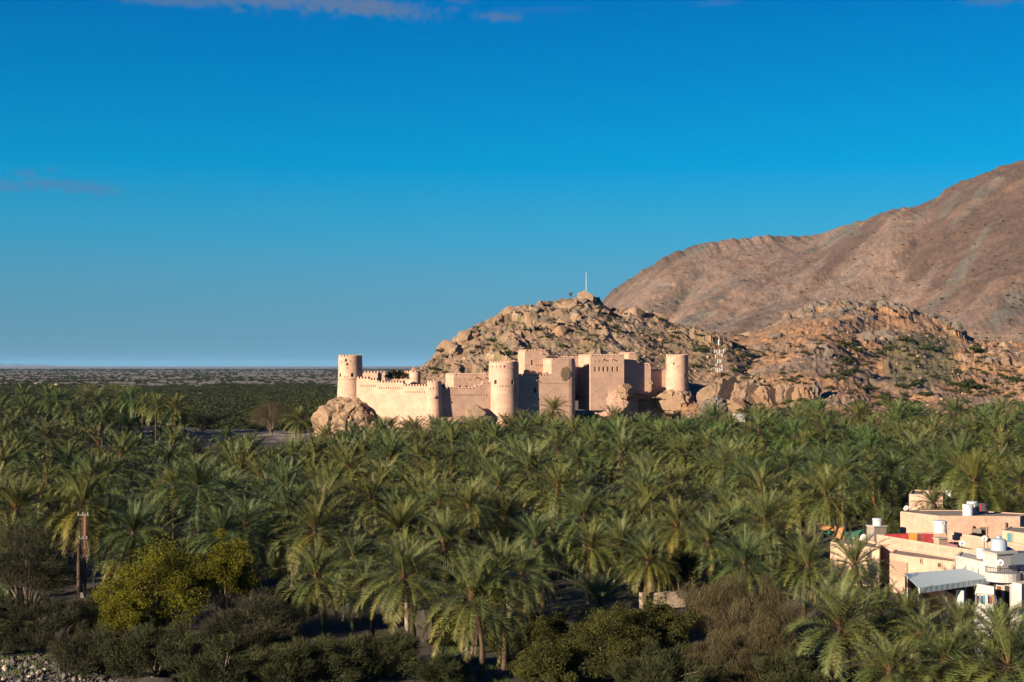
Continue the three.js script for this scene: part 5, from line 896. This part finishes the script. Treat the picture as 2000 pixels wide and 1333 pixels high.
// ---------------------------------------------------------------- masts, poles, stones
{ // phone mast
  const d = 432, b = at(1404, 737, d), t = thing('phone_mast', 'red and white lattice phone mast with white antennas right of the fort', 'mast', undefined, b), H = (737 - 676) / F * d, red = std([0.36, 0.09, 0.06], 0.6), wht = std([0.7, 0.7, 0.7], 0.5);
  const wd = (y) => lerp(0.42, 0.24, y / H), sec = 7;
  for (let k = 0; k < sec; k++) {
    const y0 = H * k / sec, y1 = H * (k + 1) / sec, m = k % 2 ? wht : red, list = [], cs = [[-1, -1], [1, -1], [1, 1], [-1, 1]];
    cs.forEach(([x, z], i) => { const [x2, z2] = cs[(i + 1) % 4], a = wd(y0), c = wd(y1); list.push(bar(V(x * a, y0, z * a), V(x * c, y1, z * c), 0.045), bar(V(x * a, y0, z * a), V(x2 * c, y1, z2 * c), 0.03), bar(V(x2 * a, y0, z2 * a), V(x * c, y1, z * c), 0.03), bar(V(x * c, y1, z * c), V(x2 * c, y1, z2 * c), 0.03)); });
    part('lattice_section', merge(list), m, t);
  }
  for (const [dx, y, dz] of [[-1.4, 0.83, 0.3], [1.4, 0.83, 0.4], [0.1, 0.84, 1.1], [-0.9, 0.82, 0.9], [0.9, 0.7, 0.8], [-1.1, 0.66, 0.6], [-0.9, 0.4, 0.7], [0.9, 0.36, 0.7], [-0.5, 0.5, 0.9], [0.55, 0.5, 0.9], [-0.95, 0.24, 0.6], [0.95, 0.24, 0.6], [1.9, 0.86, 0]]) { const p = part('antenna_panel', box(0.18, 1.15, 0.14, dx, H * y, dz), wht, t); part('bracket', bar(V(dx, H * y, dz), V(dx * 0.25, H * y, dz * 0.25), 0.05), wht, p); }
  part('top_antenna', merge([bar(V(0, H, 0), V(0, H + 0.9, 0), 0.05), new THREE.CylinderGeometry(0.2, 0.24, 1.5, 10).translate(0, H + 1.2, 0)]), wht, t);
}
{ const b = at(1145, 572, 566), t = thing('flagpole', 'thin white flagpole on the summit crag', 'flagpole', undefined, b); part('pole', bar(V(0, -1.2, 0), V(0, (572 - 532) / F * 566, 0), 0.09, 0.06, 8), std([0.8, 0.8, 0.8], 0.5), t); part('footing', box(1.6, 0.9, 1.6, 0, -0.2, 0), warmRock, t); }
{ // utility pole: twin rusty posts with crossarms and stays
  const d = 118, x = xAt(165, d), g = groundY(x, d), top = yAt(1003, d), t = thing('utility_pole', 'rusty twin-post utility pole with crossarms in front of the palms', 'utility pole', undefined, V(x, g, -d)), H = top - g, rust = std([0.22, 0.07, 0.035], 0.8), gal = std([0.22, 0.22, 0.23], 0.6);
  part('post', bar(V(-0.2, -0.3, 0), V(-0.2, H, 0), 0.06, 0.05, 8), std([0.10, 0.05, 0.035], 0.85), t); part('post', box(0.17, H + 0.3, 0.17, 0.02, H / 2 - 0.15, 0), rust, t);
  for (const [y, w] of [[H - 0.15, 1.0], [H - 2.1, 0.75], [H - 3.7, 0.6]]) { const c = part('crossarm', box(w, 0.06, 0.07, -0.1, y, 0.12), gal, t); for (const k of [-0.4, 0, 0.4]) part('insulator', new THREE.CylinderGeometry(0.03, 0.045, 0.14, 8).translate(-0.1 + k * w, y + 0.14, 0.12), std([0.55, 0.55, 0.52], 0.35), c); }
  part('stay_wire', bar(V(0.1, H - 2, 0), V(1.4, H * 0.33, 0.8), 0.016, 0.016, 4), gal, t); part('cable', bar(V(-0.5, H - 0.2, 0.15), V(-0.32, H - 2, 0.15), 0.016, 0.016, 4), darkMetal, t); part('switch_box', box(0.3, 0.45, 0.2, -0.15, H * 0.36, 0.15), gal, t);
}
for (const [px, py0, py1, d, lamp, label] of [[659, 870, 825, 404, 0, 'plain thin pole in front of the tower boulder'], [668.5, 872, 829, 402, 1, 'lamp post with a dark head in front of the tower boulder'], [819, 835, 814, 404, 1, 'short lamp post before the stepped curtain wall'], [902, 840, 815, 403, 0, 'thin pole before the second curtain wall']]) {
  const b = at(px, py0, d), H = (py0 - py1) / F * d, t = thing(lamp ? 'lamp_post' : 'pole', label, lamp ? 'lamp post' : 'pole', undefined, b); part('shaft', bar(V(0, -2, 0), V(0, H, 0), 0.10, 0.08, 6), lamp ? dishMat : std([0.16, 0.11, 0.08], 0.8), t);
  if (lamp) for (const s of [-0.45, 0.45]) part('lamp_head', box(0.6, 0.22, 0.4, s, H, 0), std([0.03, 0.03, 0.03], 0.6), t);
}
for (const [px, py, d, w] of [[66, 753.5, 1640, 9], [108, 754, 1600, 6], [180, 769, 1160, 5]]) single('far_house', merge([box(w * 0.9, 3.2, 6), box(w * 0.4, 4.4, 5, w * 0.2, 0.4, -0.3)]), creamWall, px < 90 ? 'pale distant house on the plain, the widest white speck' : px < 150 ? 'pale distant house right of the widest white speck' : 'tiny pale house just above the far left palms', 'house', undefined, at(px, py, d));
// low hills far off on the horizon at the left
{ const pos = [], idx = []; for (let i = 0; i <= 60; i++) { const px = -220 + i * 7, d = 34000, h = 60 * sstep(190, 20, px) * (0.8 + 0.5 * n2(px * 0.02, 3)) * sstep(-240, -150, px); pos.push(xAt(px, d), -30, -d + 600, xAt(px, d), h + 15 * sstep(190, 60, px), -d, xAt(px, d), -30, -d - 900); } for (let i = 0; i < 60; i++) for (let k = 0; k < 2; k++) { const a = i * 3 + k, b = a + 3; idx.push(a, b, a + 1, b, b + 1, a + 1); } structure('distant_hills', cornerMesh(pos, null, idx), std([0.2, 0.17, 0.15], 0.95)); }
{ // stones and grass in the bottom left corner
  const r = seeded(201), pale = [std([0.40, 0.32, 0.25], 0.9), std([0.16, 0.145, 0.13], 0.9), std([0.10, 0.095, 0.09], 0.9)];
  for (let i = 0; i < 46; i++) { const d = range(101.5, 109.5, r), px = range(-10, 215 - (d - 101) * 8, r), x = xAt(px, d), s = range(0.1, 0.3, r), m = single('stone', smallRocks[i % 4], pale[i % 3], 'pale stone lying in the stony ground of the bottom left corner', 'stone', 'stones in the bottom left corner', V(x, groundY(x, d) + s * 0.3, -d)); m.scale.set(s, s * range(0.8, 1.4, r), s); m.rotation.set(range(0, 6, r), range(0, 6, r), 0); }
  const M = new THREE.Matrix4(), q = new THREE.Quaternion(), c = new THREE.Color(), n = 1700, im = new THREE.InstancedMesh(smallRocks[1], std([1, 1, 1], 0.9), n);
  for (let i = 0; i < n; i++) { const d = range(97, 112, r), px = range(-60, 260 - (d - 101) * 10, r), x = xAt(px, d), s = range(0.04, 0.16, r), k = range(0.5, 1.3, r); im.setMatrixAt(i, M.compose(V(x, groundY(x, d) + s * 0.2, -d), q.setFromEuler(new THREE.Euler(range(0, 6, r), range(0, 6, r), 0)), V(s, s, s))); im.setColorAt(i, c.setRGB(0.10 * k, 0.09 * k, 0.083 * k)); }
  im.name = 'gravel'; im.castShadow = im.receiveShadow = true; tag(im, 'grey gravel covering the bottom left corner', 'gravel', undefined, 'stuff'); scene.add(im);
  const pos = [], col = []; for (let i = 0; i < 9000; i++) { const near = r() < 0.5, d = near ? range(104, 116, r) : range(98, 120, r), px = near ? range(-20, 300, r) : range(850, 1100, r), x = xAt(px, d); if (fbm(x * 0.4, d * 0.3, 2) < -0.05) continue; const h = range(0.1, 0.35, r), a = range(0, 6.28, r), y = groundY(x, d), k = range(0.7, 1.3, r), cc = [0.055 * k, 0.085 * k, 0.012 * k]; pos.push(x - 0.03, y, -d, x + 0.03, y, -d, x + Math.cos(a) * h * 0.5, y + h, -d + Math.sin(a) * h * 0.5); col.push(...cc, ...cc, ...cc); }
  const g = part('grass', cornerMesh(pos, col), leafMat, scene); tag(g, 'patches of short green grass under the foreground trees', 'grass', undefined, 'stuff');
}
scene.traverse((o) => { if (o.isMesh) { o.castShadow = true; o.receiveShadow = true; } });
renderer.render(scene, camera);
